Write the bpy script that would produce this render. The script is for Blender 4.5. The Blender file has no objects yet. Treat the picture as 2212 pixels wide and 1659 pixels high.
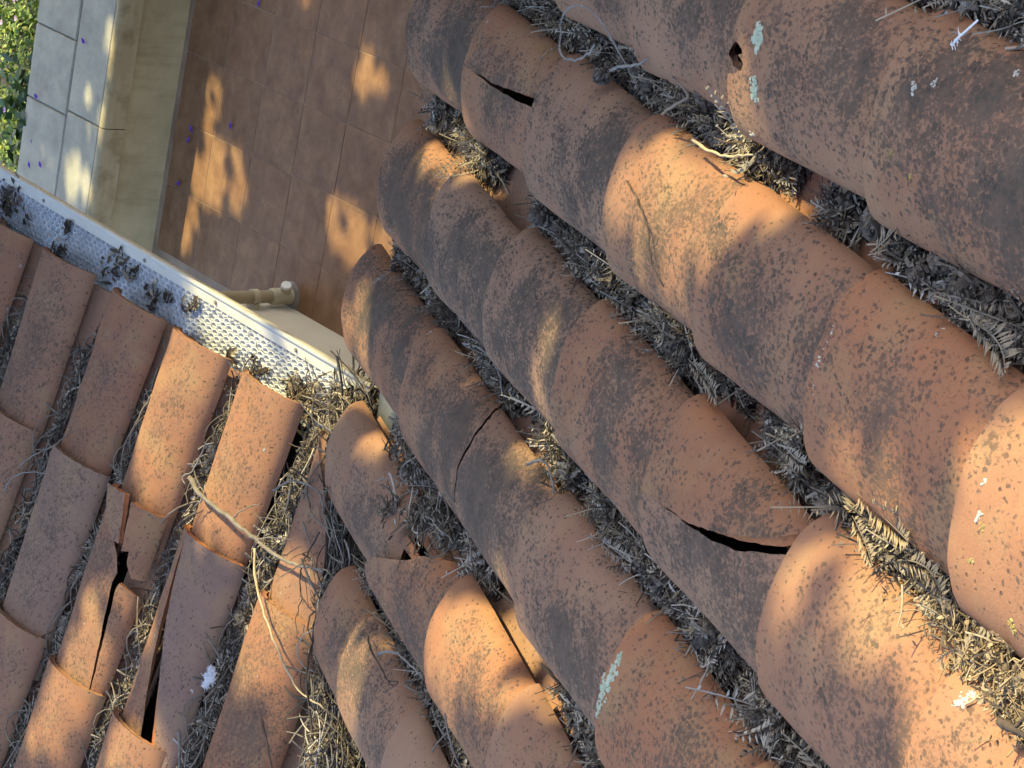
import bpy, math, random
import numpy as np
from mathutils import Matrix, Vector

rng = np.random.default_rng(11)
random.seed(11)
SC = bpy.context.scene
COL = SC.collection

# ------------------------------------------------------------------ camera
CAM = np.array([2.5277, 1.1821, 2.2073])
ROT = np.array([[0.63153595, -0.34522167, 0.69425092],
                [0.19400394, 0.93728261, 0.28959242],
                [-0.7506829, -0.04820061, 0.65890203]])
FOC = 2.1995
cd = bpy.data.cameras.new('camera')
cd.sensor_fit = 'HORIZONTAL'; cd.sensor_width = 36.0; cd.lens = FOC * 36.0
cd.clip_start = 0.05; cd.clip_end = 500.0
cam = bpy.data.objects.new('camera', cd); COL.objects.link(cam)
M4 = np.eye(4); M4[:3, :3] = ROT; M4[:3, 3] = CAM
cam.matrix_world = Matrix(M4.tolist())
SC.camera = cam

# ------------------------------------------------------------------ light
SUN = np.array([-0.62, 1.15, 1.0]); SUN = SUN / np.linalg.norm(SUN)      # towards the sun
elev = math.asin(SUN[2]); azim = math.atan2(SUN[0], SUN[1])
world = bpy.data.worlds.new('World'); SC.world = world; world.use_nodes = True
wn = world.node_tree; bg = wn.nodes['Background']
sky = wn.nodes.new('ShaderNodeTexSky'); sky.sky_type = 'NISHITA'; sky.sun_disc = False
sky.sun_elevation = elev; sky.sun_rotation = azim
sky.air_density = 1.0; sky.dust_density = 3.0; sky.ozone_density = 1.0
wn.links.new(sky.outputs[0], bg.inputs[0]); bg.inputs[1].default_value = 0.15
sl = bpy.data.lights.new('sun', 'SUN'); sl.energy = 2.45; sl.angle = math.radians(0.55)
sl.color = (1.0, 0.85, 0.42)
so = bpy.data.objects.new('sun', sl); COL.objects.link(so)
so.rotation_euler = Vector(SUN).to_track_quat('Z', 'Y').to_euler()
so.location = (0, 0, 12)
SC.view_settings.view_transform = 'Standard'; SC.view_settings.look = 'None'
SC.view_settings.gamma = 1.0; SC.view_settings.use_curve_mapping = False
SC.view_settings.exposure = 1.85

# ------------------------------------------------------------------ frames of the two slopes
sR, sL, zb = 0.4631, 0.2435, 0.0667
cR = 1 / math.sqrt(1 + sR * sR); cL = 1 / math.sqrt(1 + sL * sL)
uR = np.array([cR, 0, sR * cR]); nR = np.array([-sR * cR, 0, cR]); lR = np.array([0, -1.0, 0]); OR = np.array([0, 0, zb])
uL = np.array([0, -cL, sL * cL]); nL = np.array([0, sL * cL, cL]); lL = np.array([-1.0, 0, 0]); OL = np.zeros(3)
PITCH, EXPO = 0.2340, 0.3135
YC = [-0.0169 - 0.2335, -0.0169, 0.2202, 0.4452, 0.6848, 0.9077, 1.146]        # R column centres (first one is cut by the valley)
YW = [0.010, 0.0158, 0.0058, 0.016, 0.0, 0.0007, 0.0]
FLZ = -2.6

def ray(x, y):
    return ROT @ np.array([(x - 1106) / (FOC * 2212), -(y - 829.5) / (FOC * 2212), -1.0])
def hit(x, y, p0, n):
    d = ray(x, y); return CAM + d * (((p0 - CAM) @ n) / (d @ n))
def RP(x, y, h=0.0): return hit(x, y, OR + h * nR, nR)       # point seen at (x, y), h above the right slope
def LP(x, y, h=0.0): return hit(x, y, OL + h * nL, nL)
def ZP(x, y, z): return hit(x, y, np.array([0, 0, z]), np.array([0, 0, 1.0]))
def tR(x, y, h=0.0): return float((RP(x, y, h) - OR) @ uR)
def tL(x, y, h=0.0): return float((LP(x, y, h) - OL) @ uL)

# ------------------------------------------------------------------ mesh helpers
def mesh_from(name, V, F, mats=None, midx=None, smooth=False):
    """V (n,3) ; F list of tuples or (m,3) array"""
    me = bpy.data.meshes.new(name)
    if isinstance(F, np.ndarray):
        V = np.asarray(V, np.float32); F = F.astype(np.int32); k = F.shape[1]
        me.vertices.add(len(V)); me.vertices.foreach_set('co', V.ravel())
        me.loops.add(F.size); me.loops.foreach_set('vertex_index', F.ravel())
        me.polygons.add(len(F)); me.polygons.foreach_set('loop_start', np.arange(0, F.size, k, dtype=np.int32))
        me.update(calc_edges=True)
    else:
        me.from_pydata([tuple(map(float, v)) for v in V], [], F); me.update()
    for m in (mats or []): me.materials.append(m)
    if midx is not None: me.polygons.foreach_set('material_index', np.asarray(midx, np.int32))
    if smooth: me.polygons.foreach_set('use_smooth', np.ones(len(me.polygons), bool))
    me.validate()
    return me
def link(name, me, parent=None, M=None):
    o = bpy.data.objects.new(name, me); COL.objects.link(o)
    if parent is not None: o.parent = parent
    if M is not None: o.matrix_local = M if isinstance(M, Matrix) else Matrix(np.asarray(M).tolist())
    return o
def tag(o, label=None, cat=None, group=None, kind=None):
    if label: o['label'] = label
    if cat: o['category'] = cat
    if group: o['group'] = group
    if kind: o['kind'] = kind
    return o
def empty(name, loc=(0, 0, 0)):
    o = bpy.data.objects.new(name, None); COL.objects.link(o); o.location = tuple(map(float, loc)); o.empty_display_size = 0.1
    return o
def frame(o, x, y, z):
    m = np.eye(4); m[:3, 0] = x; m[:3, 1] = y; m[:3, 2] = z; m[:3, 3] = o; return m
def unit(v): v = np.asarray(v, float); return v / (np.linalg.norm(v) + 1e-12)

class MB:
    def __init__(s): s.v = []; s.f = []
    def add(s, V, F):
        b = len(s.v); s.v += [tuple(map(float, p)) for p in V]; s.f += [tuple(i + b for i in f) for f in F]
    def box(s, x0, x1, y0, y1, z0, z1, bev=0.0):
        b = min(bev, (x1 - x0) / 3, (y1 - y0) / 3, (z1 - z0) / 3)
        if b <= 0:
            P = [(x, y, z) for z in (z0, z1) for y in (y0, y1) for x in (x0, x1)]
            s.add(P, [(0, 2, 3, 1), (4, 5, 7, 6), (0, 1, 5, 4), (2, 6, 7, 3), (0, 4, 6, 2), (1, 3, 7, 5)])
        else:
            P = []
            for z, e in ((z0, 1), (z0 + b, 0), (z1 - b, 0), (z1, 1)):
                d = b if e else 0
                P += [(x0 + b, y0 + d, z), (x1 - b, y0 + d, z), (x1 - d, y0 + b, z), (x1 - d, y1 - b, z), (x1 - b, y1 - d, z), (x0 + b, y1 - d, z), (x0 + d, y1 - b, z), (x0 + d, y0 + b, z)]
            F = [tuple(range(7, -1, -1)), tuple(range(24, 32))]
            for r in range(3):
                for i in range(8): j = (i + 1) % 8; F.append((r * 8 + i, r * 8 + j, r * 8 + 8 + j, r * 8 + 8 + i))
            s.add(P, F)
    def tube(s, pts, rad, n=6, cap=True):
        pts = [np.asarray(p, float) for p in pts]; rad = list(rad) if hasattr(rad, '__len__') else [rad] * len(pts)
        V = []; prev = None
        for i, p in enumerate(pts):
            t = unit(pts[min(i + 1, len(pts) - 1)] - pts[max(i - 1, 0)])
            a = prev if prev is not None else (np.array([0, 0, 1.0]) if abs(t[2]) < .9 else np.array([1.0, 0, 0]))
            a = unit(a - t * (a @ t)); prev = a; b = np.cross(t, a)
            V += [p + rad[i] * (math.cos(q) * a + math.sin(q) * b) for q in (2 * math.pi * k / n for k in range(n))]
        F = [(i * n + k, i * n + (k + 1) % n, (i + 1) * n + (k + 1) % n, (i + 1) * n + k) for i in range(len(pts) - 1) for k in range(n)]
        if cap: F += [tuple(range(n - 1, -1, -1)), tuple((len(pts) - 1) * n + k for k in range(n))]
        s.add(V, F)
    def build(s, name, mat, parent=None, M=None, smooth=False):
        return link(name, mesh_from(name, s.v, s.f, [mat] if mat else None, smooth=smooth), parent, M)

def smooth_path(pts, n=6, wob=0.0):
    P = [np.asarray(p, float) for p in pts]
    P = [2 * P[0] - P[1]] + P + [2 * P[-1] - P[-2]]; out = []
    for i in range(1, len(P) - 2):
        for k in range(n):
            t = k / n; a, b, c, d = P[i - 1:i + 3]
            out.append(.5 * (2 * b + (c - a) * t + (2 * a - 5 * b + 4 * c - d) * t * t + (3 * b - a - 3 * c + d) * t ** 3))
    out.append(P[-2])
    if wob: out = [p + rng.normal(0, wob, 3) for p in out]
    return out

# ------------------------------------------------------------------ materials
class NT:
    def __init__(s, name):
        s.m = bpy.data.materials.new(name); s.m.use_nodes = True; s.t = s.m.node_tree; s.b = s.t.nodes['Principled BSDF']
        s.b.inputs['Specular IOR Level'].default_value = .3
    def n(s, typ, **kw):
        nd = s.t.nodes.new(typ)
        for k, v in kw.items():
            if k.startswith('i_'):
                key = k[2:]; key = int(key) if key.isdigit() else key
                s.set(nd.inputs[key], v)
            else: setattr(nd, k, v)
        return nd
    def set(s, sock, v):
        if isinstance(v, bpy.types.NodeSocket): s.t.links.new(v, sock)
        elif isinstance(v, tuple) and len(v) == 3 and sock.type == 'RGBA': sock.default_value = (*v, 1)
        else: sock.default_value = v
    def noise(s, vec, scale, detail=3, rough=.55, dist=0.0):
        nd = s.n('ShaderNodeTexNoise', i_Scale=scale, i_Detail=detail, i_Roughness=rough, i_Distortion=dist)
        if vec is not None: s.set(nd.inputs['Vector'], vec)
        return nd.outputs['Fac']
    def math(s, op, a, b=0.0, clamp=False):
        nd = s.n('ShaderNodeMath', operation=op, use_clamp=clamp); s.set(nd.inputs[0], a); s.set(nd.inputs[1], b); return nd.outputs[0]
    def step(s, v, lo, hi):
        nd = s.n('ShaderNodeMapRange'); nd.clamp = True; s.set(nd.inputs['Value'], v); s.set(nd.inputs['From Min'], lo); s.set(nd.inputs['From Max'], hi); return nd.outputs[0]
    def mix(s, f, a, b):
        nd = s.n('ShaderNodeMix', data_type='RGBA'); s.set(nd.inputs[0], f); s.set(nd.inputs[6], a); s.set(nd.inputs[7], b); return nd.outputs[2]
    def ramp(s, f, stops):
        nd = s.n('ShaderNodeValToRGB'); s.set(nd.inputs[0], f); e = nd.color_ramp.elements
        while len(e) < len(stops): e.new(.5)
        for el, (p, c) in zip(e, stops): el.position = p; el.color = (*c, 1)
        return nd.outputs[0]
    def bump(s, h, strength=.3, dist=.002):
        nd = s.n('ShaderNodeBump', i_Strength=strength, i_Distance=dist); s.set(nd.inputs['Height'], h); s.t.links.new(nd.outputs[0], s.b.inputs['Normal'])
    def out(s, col, rough=.85):
        s.set(s.b.inputs['Base Color'], col); s.set(s.b.inputs['Roughness'], rough); return s.m
    def objvec(s, spread=40.0):
        tc = s.n('ShaderNodeTexCoord').outputs['Object']; oi = s.n('ShaderNodeObjectInfo')
        mul = s.n('ShaderNodeVectorMath', operation='SCALE'); s.set(mul.inputs[0], (13.1, 37.7, 71.3)); s.set(mul.inputs['Scale'], s.math('MULTIPLY', oi.outputs['Random'], spread / 40))
        ad = s.n('ShaderNodeVectorMath', operation='ADD'); s.set(ad.inputs[0], tc); s.set(ad.inputs[1], mul.outputs[0])
        return ad.outputs[0], oi.outputs['Random'], tc

def terracotta(name, speck=1.0, soot=1.0, base=None, film=.50):
    t = NT(name); v, rnd, tc = t.objvec()
    wn1 = t.n('ShaderNodeTexWhiteNoise', noise_dimensions='1D'); t.set(wn1.inputs['W'], t.math('MULTIPLY', rnd, 913.7)); r2 = wn1.outputs['Value']
    wn2 = t.n('ShaderNodeTexWhiteNoise', noise_dimensions='1D'); t.set(wn2.inputs['W'], t.math('MULTIPLY', rnd, 377.3)); r3 = wn2.outputs['Value']
    c = t.ramp(t.noise(v, 9, 5, .62), [(.3, base[0]), (.5, base[1]), (.72, base[2])])
    c = t.mix(t.math('MULTIPLY', r2, .6), c, base[0])
    c = t.mix(t.math('MULTIPLY', t.step(r3, .35, 1.0), .55), c, (.235, .125, .085))                       # some tiles fired darker
    c = t.mix(t.math('MULTIPLY', t.step(t.noise(v, 13, 4, .6), .50, .72), .55), c, (.39, .27, .12))        # ochre bloom
    c = t.mix(t.math('MULTIPLY', t.noise(v, 480, 3, .7), .55), c, (.20, .105, .068))                       # grain
    c = t.mix(t.math('MULTIPLY', film, t.step(t.math('ADD', t.noise(v, 7, 4, .6), t.math('MULTIPLY', t.math('SUBTRACT', r3, .5), .5)), .25, .75)), c, (.37, .235, .152))   # dusty grey bloom
    patch = t.noise(v, 8.0, 4, .6)
    sep = t.n('ShaderNodeSeparateXYZ', i_0=tc)
    # soot and algae gather along the crest and the exposed middle of a tile
    crest = t.step(sep.outputs[2], .010, .048)
    wet = t.math('ADD', patch, t.math('MULTIPLY', t.math('SUBTRACT', crest, .55), .24))
    wet = t.math('ADD', wet, t.math('MULTIPLY', t.math('SUBTRACT', r2, .5), .14))
    lip = t.step(t.math('ADD', sep.outputs[1], t.math('MULTIPLY', t.math('SUBTRACT', t.noise(v, 18, 3, .6), .5), .10)), .0, .15)
    wet = t.math('ADD', wet, t.math('MULTIPLY', t.math('SUBTRACT', lip, .62), .17))
    st = t.n('ShaderNodeMapping'); t.set(st.inputs[0], v); st.inputs['Scale'].default_value = (1.0, .70, 1.0)
    fine = t.noise(st.outputs[0], 260, 4, .62, .5); mid = t.noise(st.outputs[0], 120, 4, .62, .4)
    spk = t.math('ADD', t.math('MULTIPLY', fine, .68), t.math('MULTIPLY', mid, .32))
    lvl = t.math('ADD', spk, t.math('MULTIPLY', t.math('SUBTRACT', wet, .5), .66 * speck))
    m1 = t.math('MULTIPLY', t.step(lvl, .560 - .015 * speck, .640 - .012 * speck), .8)
    pv = t.n('ShaderNodeVectorMath', operation='ADD'); pn = t.n('ShaderNodeTexNoise', i_Scale=150.0, i_Detail=2.0); t.set(pn.inputs['Vector'], v); ps = t.n('ShaderNodeVectorMath', operation='SCALE'); t.set(ps.inputs[0], pn.outputs['Color']); ps.inputs['Scale'].default_value = .0075; t.set(pv.inputs[0], st.outputs[0]); t.set(pv.inputs[1], ps.outputs[0])
    pit = t.n('ShaderNodeTexVoronoi', feature='F1', i_Scale=185.0, i_Randomness=1.0); t.set(pit.inputs['Vector'], pv.outputs[0]); pr = t.n('ShaderNodeSeparateColor', i_0=pit.outputs['Color'])
    thr = t.math('ADD', t.math('MULTIPLY', t.math('SUBTRACT', wet, .43), 1.15 * speck), t.math('MULTIPLY', t.math('SUBTRACT', pr.outputs[0], .5), .52), True)
    pits = t.step(t.math('SUBTRACT', thr, pit.outputs['Distance']), -.15, -.04)
    m1 = t.math('MAXIMUM', m1, pits)
    dark = t.mix(t.step(t.noise(v, 34, 4, .6), .35, .65), (.046, .040, .033), (.100, .075, .058))
    c = t.mix(t.math('MULTIPLY', t.step(t.math('ADD', wet, t.math('MULTIPLY', t.math('SUBTRACT', t.noise(v, 45, 3, .6), .5), .4)), .40, .72), .30 * speck), c, (.150, .108, .084))      # thin dirt film
    c = t.mix(t.math('MULTIPLY', t.math('MULTIPLY', m1, t.math('ADD', .50, t.math('MULTIPLY', t.noise(v, 55, 3, .6), .85))), .56 + .30 * speck), c, dark)
    so_ = t.step(t.math('ADD', spk, t.math('MULTIPLY', t.math('SUBTRACT', wet, .63), 1.35)), .51, .66)
    c = t.mix(t.math('MULTIPLY', so_, .28 * soot), c, (.064, .057, .046))
    # pores with a darker floor
    vo = t.n('ShaderNodeTexVoronoi', feature='F1', i_Scale=105.0, i_Randomness=1.0); t.set(vo.inputs['Vector'], v)
    por = t.math('MULTIPLY', t.step(vo.outputs['Distance'], .27, .13), t.step(t.n('ShaderNodeSeparateColor', i_0=vo.outputs['Color']).outputs[0], .74, .78))
    c = t.mix(t.math('MULTIPLY', por, .6), c, (.055, .042, .035))
    # small pale lichen crusts
    vl = t.n('ShaderNodeTexVoronoi', feature='F1', i_Scale=34.0); wv = t.n('ShaderNodeVectorMath', operation='ADD'); t.set(wv.inputs[0], v)
    nz = t.n('ShaderNodeTexNoise', i_Scale=300.0, i_Detail=3.0); t.set(nz.inputs['Vector'], v)
    sc = t.n('ShaderNodeVectorMath', operation='SCALE'); t.set(sc.inputs[0], nz.outputs['Color']); sc.inputs['Scale'].default_value = .010; t.set(wv.inputs[1], sc.outputs[0]); t.set(vl.inputs['Vector'], wv.outputs[0])
    sepc = t.n('ShaderNodeSeparateColor', i_0=vl.outputs['Color'])
    fl = t.math('MULTIPLY', t.step(vl.outputs['Distance'], t.math('MULTIPLY', sepc.outputs[1], .15), t.math('MULTIPLY', sepc.outputs[1], .07)), t.step(sepc.outputs[0], .90, .905))
    c = t.mix(t.math('MULTIPLY', fl, .7), c, (.42, .42, .38))
    t.bump(t.math('ADD', t.math('ADD', t.math('MULTIPLY', t.noise(v, 330, 4, .65), .7), t.math('MULTIPLY', m1, -.35)), t.math('ADD', t.math('MULTIPLY', por, -.9), t.math('MULTIPLY', fl, 1.4))), .6, .0018)
    return t.out(c, .9)
TM = terracotta('mossy_terracotta', 1.0, 1.0, ((.405, .165, .066), (.30, .138, .074), (.43, .215, .092)))
TP = terracotta('plain_terracotta', .55, .45, ((.385, .163, .072), (.285, .133, .078), (.41, .20, .094)), .22)
TBL = terracotta('bluish_terracotta', .5, .35, ((.26, .165, .125), (.215, .145, .125), (.30, .185, .13)), .3)
TMC = terracotta('cleaner_terracotta', .72, .7, ((.425, .172, .068), (.345, .150, .075), (.44, .218, .092)), .26)
TMD = terracotta('sooty_terracotta', 1.22, 1.3, ((.36, .155, .070), (.28, .135, .078), (.39, .205, .098)), .60)
CLEAN = terracotta('clean_terracotta', .25, .1, ((.46, .175, .065), (.40, .155, .066), (.48, .21, .08)), .05)
TPAN = terracotta('pan_terracotta', .5, .5, ((.37, .165, .09), (.31, .15, .10), (.36, .19, .11)))

def simple(name, c1, c2, scale=20, rough=.7, bump=0.0, bs=80, metal=0.0):
    t = NT(name); v, rnd, tc = t.objvec()
    c = t.mix(t.step(t.noise(v, scale, 4, .6), .3, .7), c1, c2)
    if bump: t.bump(t.noise(v, bs, 3), bump, .003)
    t.b.inputs['Metallic'].default_value = metal
    return t.out(c, rough)

def floor_tile_mat():
    t = NT('floor_terracotta'); v, rnd, tc = t.objvec()
    st = t.n('ShaderNodeMapping'); t.set(st.inputs[0], v); st.inputs['Scale'].default_value = (1.15, .85, 1)
    c = t.ramp(t.noise(st.outputs[0], 11, 6, .68, .35), [(.30, (.185, .098, .050)), (.50, (.265, .146, .076)), (.68, (.36, .21, .108))])
    c = t.mix(t.math('MULTIPLY', rnd, .25), c, (.27, .135, .07))
    c = t.mix(t.math('MULTIPLY', t.step(t.noise(v, 60, 3), .58, .72), .4), c, (.15, .075, .055))
    t.bump(t.noise(v, 40, 3), .15, .002)
    return t.out(c, t.math('ADD', .42, t.math('MULTIPLY', t.noise(v, 14, 3), .3)))
FT = floor_tile_mat()
GROUT = simple('grout', (.24, .165, .115), (.44, .33, .24), 5, .95)
SOIL = simple('dry_soil', (.20, .15, .10), (.34, .28, .20), 12, .95, .5, 40)
def plaster_mat():
    t = NT('cream_plaster'); v, rnd, tc = t.objvec()
    c = t.mix(t.step(t.noise(tc, 5, 5, .65), .35, .68), (.40, .335, .20), (.54, .46, .29))
    st = t.n('ShaderNodeMapping'); t.set(st.inputs[0], tc); st.inputs['Scale'].default_value = (1, 14, 1.5)
    c = t.mix(t.math('MULTIPLY', t.step(t.noise(st.outputs[0], 2.2, 4, .6), .52, .72), .35), c, (.25, .19, .10))
    c = t.mix(t.math('MULTIPLY', t.step(t.noise(tc, 150, 3, .6), .55, .75), .3), c, (.30, .25, .16))
    t.bump(t.noise(tc, 160, 4, .65), .5, .003)
    return t.out(c, .92)
PLASTER = plaster_mat()
WHITEWALL = simple('grey_cream_render', (.50, .46, .38), (.58, .54, .45), 5, .9, .1, 120)
DECK = simple('cavity_shade_underlay', (.010, .009, .009), (.018, .016, .015), 10, 1.0)  # underlay coloured near-black so the cavity below cracks reads as shade
METAL = simple('cream_aluminium', (.66, .62, .50), (.74, .70, .60), 15, .45, .05, 60)
GUARD = simple('white_mesh_plastic', (.50, .52, .54), (.64, .65, .66), 40, .55)
GUARDD = simple('shade_grey_cells', (.26, .28, .30), (.40, .42, .44), 60, .7)  # grey painted for the shade inside the guard holes
FLASH = simple('dull_zinc', (.075, .08, .09), (.13, .14, .15), 25, .6, .1, 90)
PIPE = simple('beige_pipe', (.46, .41, .29), (.54, .48, .35), 10, .5)
WHITEP = simple('white_plastic', (.75, .75, .74), (.82, .82, .80), 10, .4)
SCREW = simple('dull_screw', (.20, .17, .15), (.30, .27, .24), 30, .5)
STEM = simple('shrub_stem', (.12, .08, .05), (.20, .14, .08), 40, .9)
BARK = simple('bark', (.12, .09, .07), (.22, .17, .13), 30, .95, .5, 60)

def coping_mat():
    t = NT('grey_coping_stone'); v, rnd, tc = t.objvec()
    c = t.ramp(t.noise(v, 7, 5, .65), [(.3, (.25, .24, .19)), (.5, (.36, .345, .27)), (.7, (.45, .42, .325))])
    c = t.mix(t.math('MULTIPLY', t.step(t.noise(v, 45, 3), .55, .7), .35), c, (.25, .24, .20))
    c = t.mix(t.math('MULTIPLY', rnd, .2), c, (.44, .43, .39))
    t.bump(t.noise(v, 70, 4, .65), .4, .003)
    return t.out(c, .9)
COPING = coping_mat()
def edge_mat():
    t = NT('stained_coping_edge'); v, rnd, tc = t.objvec()
    st = t.n('ShaderNodeMapping'); t.set(st.inputs[0], tc); st.inputs['Scale'].default_value = (1, 1, 5)
    c = t.mix(t.step(t.noise(st.outputs[0], 5, 4, .6), .35, .65), (.42, .34, .20), (.48, .42, .28))
    c = t.mix(t.math('MULTIPLY', t.step(t.noise(tc, 9, 4, .7), .5, .68), .6), c, (.20, .15, .08))
    return t.out(c, .9)
CEDGE = edge_mat()

def island(name, stops, rough=.85, hue=0.0, spec=.2):
    t = NT(name); g = t.n('ShaderNodeNewGeometry'); c = t.ramp(g.outputs['Random Per Island'], stops)
    tc = t.n('ShaderNodeTexCoord').outputs['Object']
    c = t.mix(t.math('MULTIPLY', t.noise(tc, 90, 2), .5), c, t.mix(.55, c, (.03, .025, .02)))
    t.b.inputs['Specular IOR Level'].default_value = spec
    return t.out(c, rough)
NEEDLE = island('dry_needle', [(0, (.045, .034, .026)), (.35, (.14, .108, .078)), (.65, (.27, .215, .15)), (.88, (.40, .33, .24)), (1, (.58, .50, .39))])
NEEDLE2 = island('grey_needle', [(0, (.06, .052, .043)), (.4, (.205, .178, .144)), (.8, (.39, .350, .285)), (1, (.58, .53, .45))])
SPRIG = island('dead_frond', [(0, (.10, .078, .06)), (.45, (.255, .205, .145)), (.8, (.41, .335, .225)), (1, (.54, .46, .34))])
GOLD = island('golden_frond', [(0, (.20, .145, .085)), (.5, (.34, .255, .155)), (1, (.48, .40, .27))])
CONE = island('grey_cone', [(0, (.05, .040, .032)), (.5, (.12, .098, .078)), (1, (.23, .195, .155))])
MULCH = simple('leaf_mould', (.035, .026, .018), (.13, .095, .062), 160, .98, .8, 220)
PALESTICK = simple('bleached_twig', (.34, .28, .21), (.46, .39, .30), 60, .85, .4, 200)
GREYSTICK = simple('grey_twig', (.15, .125, .10), (.26, .225, .185), 60, .9, .5, 200)
DARKTWIG = simple('dark_twig', (.040, .030, .024), (.10, .075, .058), 60, .9, .4, 200)
STRAWTWIG = simple('straw_stem', (.40, .31, .18), (.52, .42, .27), 60, .8)
VINE = simple('pale_vine', (.18, .17, .155), (.29, .275, .25), 60, .85)
LICHEN = simple('pale_lichen', (.34, .40, .29), (.52, .57, .43), 120, .95, .8, 260)
LICHENW = simple('white_lichen', (.38, .37, .32), (.60, .58, .50), 120, .95, .8, 260)
LICHENY = simple('ochre_lichen', (.40, .30, .07), (.34, .30, .16), 150, .95, .8, 260)
FLUFF = simple('white_down', (.72, .73, .76), (.82, .82, .84), 50, .95)
PETAL = simple('purple_petal', (.13, .05, .42), (.20, .08, .52), 50, .6)
LEAF = island('green_leaf', [(0, (.05, .10, .012)), (.3, (.12, .20, .02)), (.7, (.21, .30, .035)), (1, (.34, .38, .07))], .5, spec=.4)
LEAFD = island('dark_green_leaf', [(0, (.02, .055, .014)), (1, (.05, .11, .022))], .45, spec=.4)
PINK = simple('pink_flower', (.55, .28, .50), (.68, .45, .66), 50, .7)
TREELEAF = island('tree_leaf', [(0, (.03, .06, .015)), (1, (.07, .11, .03))], .5)

# ------------------------------------------------------------------ ground, terrace, garden wall, house walls
g = MB(); g.add([(-120, -120, -2.66), (120, -120, -2.66), (120, 120, -2.66), (-120, 120, -2.66)], [(0, 1, 2, 3)])
tag(g.build('ground', SOIL), 'dry bare soil around the terrace', kind='structure')
XW = -4.712
G = .2628; FX = -4.6813; FY = .1642
terr = MB(); terr.box(XW, -3.87, -1.6, -1.12, -2.655, FLZ - .0016); terr.box(XW, .9, -1.12, 3.6, -2.655, FLZ - .0016)
terrace = tag(terr.build('terrace', GROUT), 'terracotta tiled terrace floor below the eaves', kind='structure')
tm = MB(); j = .0015
tm.box(j, G - j, j, G - j, -.012, 0, .0014)
tme = mesh_from('floor_tile', tm.v, tm.f, [FT])
for iv in range(-1, 17):
    for ih in range(-13, 5):
        x0 = FX + iv * G; y0 = FY - (ih + 1) * G
        if iv < 0 or y0 < (-1.6 if x0 + G < -3.87 else -1.17) or y0 > 2.8: continue
        o = link('floor_tile', tme, terrace, Matrix.Translation((x0, y0, FLZ + rng.normal(0, .00018))))
# narrow border strip by the wall
# garden wall
gw = empty('garden_wall', (XW - .3, -.3, -2.655)); B = np.array(gw.location)
def gbox(name, mat, x0, x1, y0, y1, z0, z1, bev=0, lab=None):
    m = MB(); m.box(x0 - B[0], x1 - B[0], y0 - B[1], y1 - B[1], z0 - B[2], z1 - B[2], bev); o = m.build(name, mat, gw)
    if lab: o['label'] = lab
    return o
gbox('wall_face', PLASTER, -5.27, XW, -1.6, 3.4, -2.655, -2.396)
# coping: two rows of slabs
CT = -2.290
for row, (xa, xb, joints) in enumerate(((-5.292, -4.978, (-1.6, -.705, -.41, .02, .34, .66, 1.02, 1.4, 1.8, 2.2, 2.6, 3.0, 3.4)),
                                         (-4.970, -4.698, (-1.6, -.682, .06, .42, .80, 1.15, 1.5, 1.9, 2.3, 2.7, 3.1, 3.4)))):
    for ya, yb in zip(joints[:-1], joints[1:]):
        dz = rng.normal(0, .0015)
        if row == 0: gbox('coping_slab', COPING, xa, xb, ya + .0016, yb - .0016, -2.392, CT + dz, .006)
        else:
            gbox('coping_slab', COPING, xa, xb - .030, ya + .0016, yb - .0016, -2.392, CT + dz, .006)
            # rounded, stained nosing
            m = MB(); prof = [(xb - .029, -2.392), (xb, -2.389)] + [(xb - .022 + .022 * math.cos(q), CT - .024 + .024 * math.sin(q) + dz) for q in np.linspace(0, math.pi / 2, 6)] + [(xb - .029, CT + dz)]
            k = len(prof); V = [(x - B[0], y - B[1], z - B[2]) for y in (ya + .0016, yb - .0016) for x, z in prof]
            F = [(i, i + k, (i + 1) % k + k, (i + 1) % k) for i in range(k)] + [tuple(range(k)), tuple(range(2 * k - 1, k - 1, -1))]
            m.add(V, F); m.build('coping_nosing', CEDGE, gw)
gbox('mortar_bed', GROUT, -5.28, -4.72, -1.6, 3.4, -2.3955, -2.3925)
m = MB(); m.box(-4.979 - B[0], -4.969 - B[0], -1.6 - B[1], 3.4 - B[1], -2.39 - B[2], CT - .008 - B[2]); m.build('mortar_joint', GROUT, gw)
tag(gw, 'low cream garden wall with two rows of grey coping slabs', 'wall')

hw = MB(); hw.box(-3.86, 3.2, -1.35, -1.085, -2.66, -.12, .004)
w1 = hw.build('house_wall', WHITEWALL); tag(w1, 'pale rendered house wall under the left roof behind the downpipe', 'wall')
hw = MB(); hw.box(.92, 1.2, -1.08, 4.0, -2.66, .32, .004)
w2 = hw.build('house_wall', WHITEWALL); tag(w2, 'rendered house wall set back under the right roof eave', 'wall')

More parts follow.
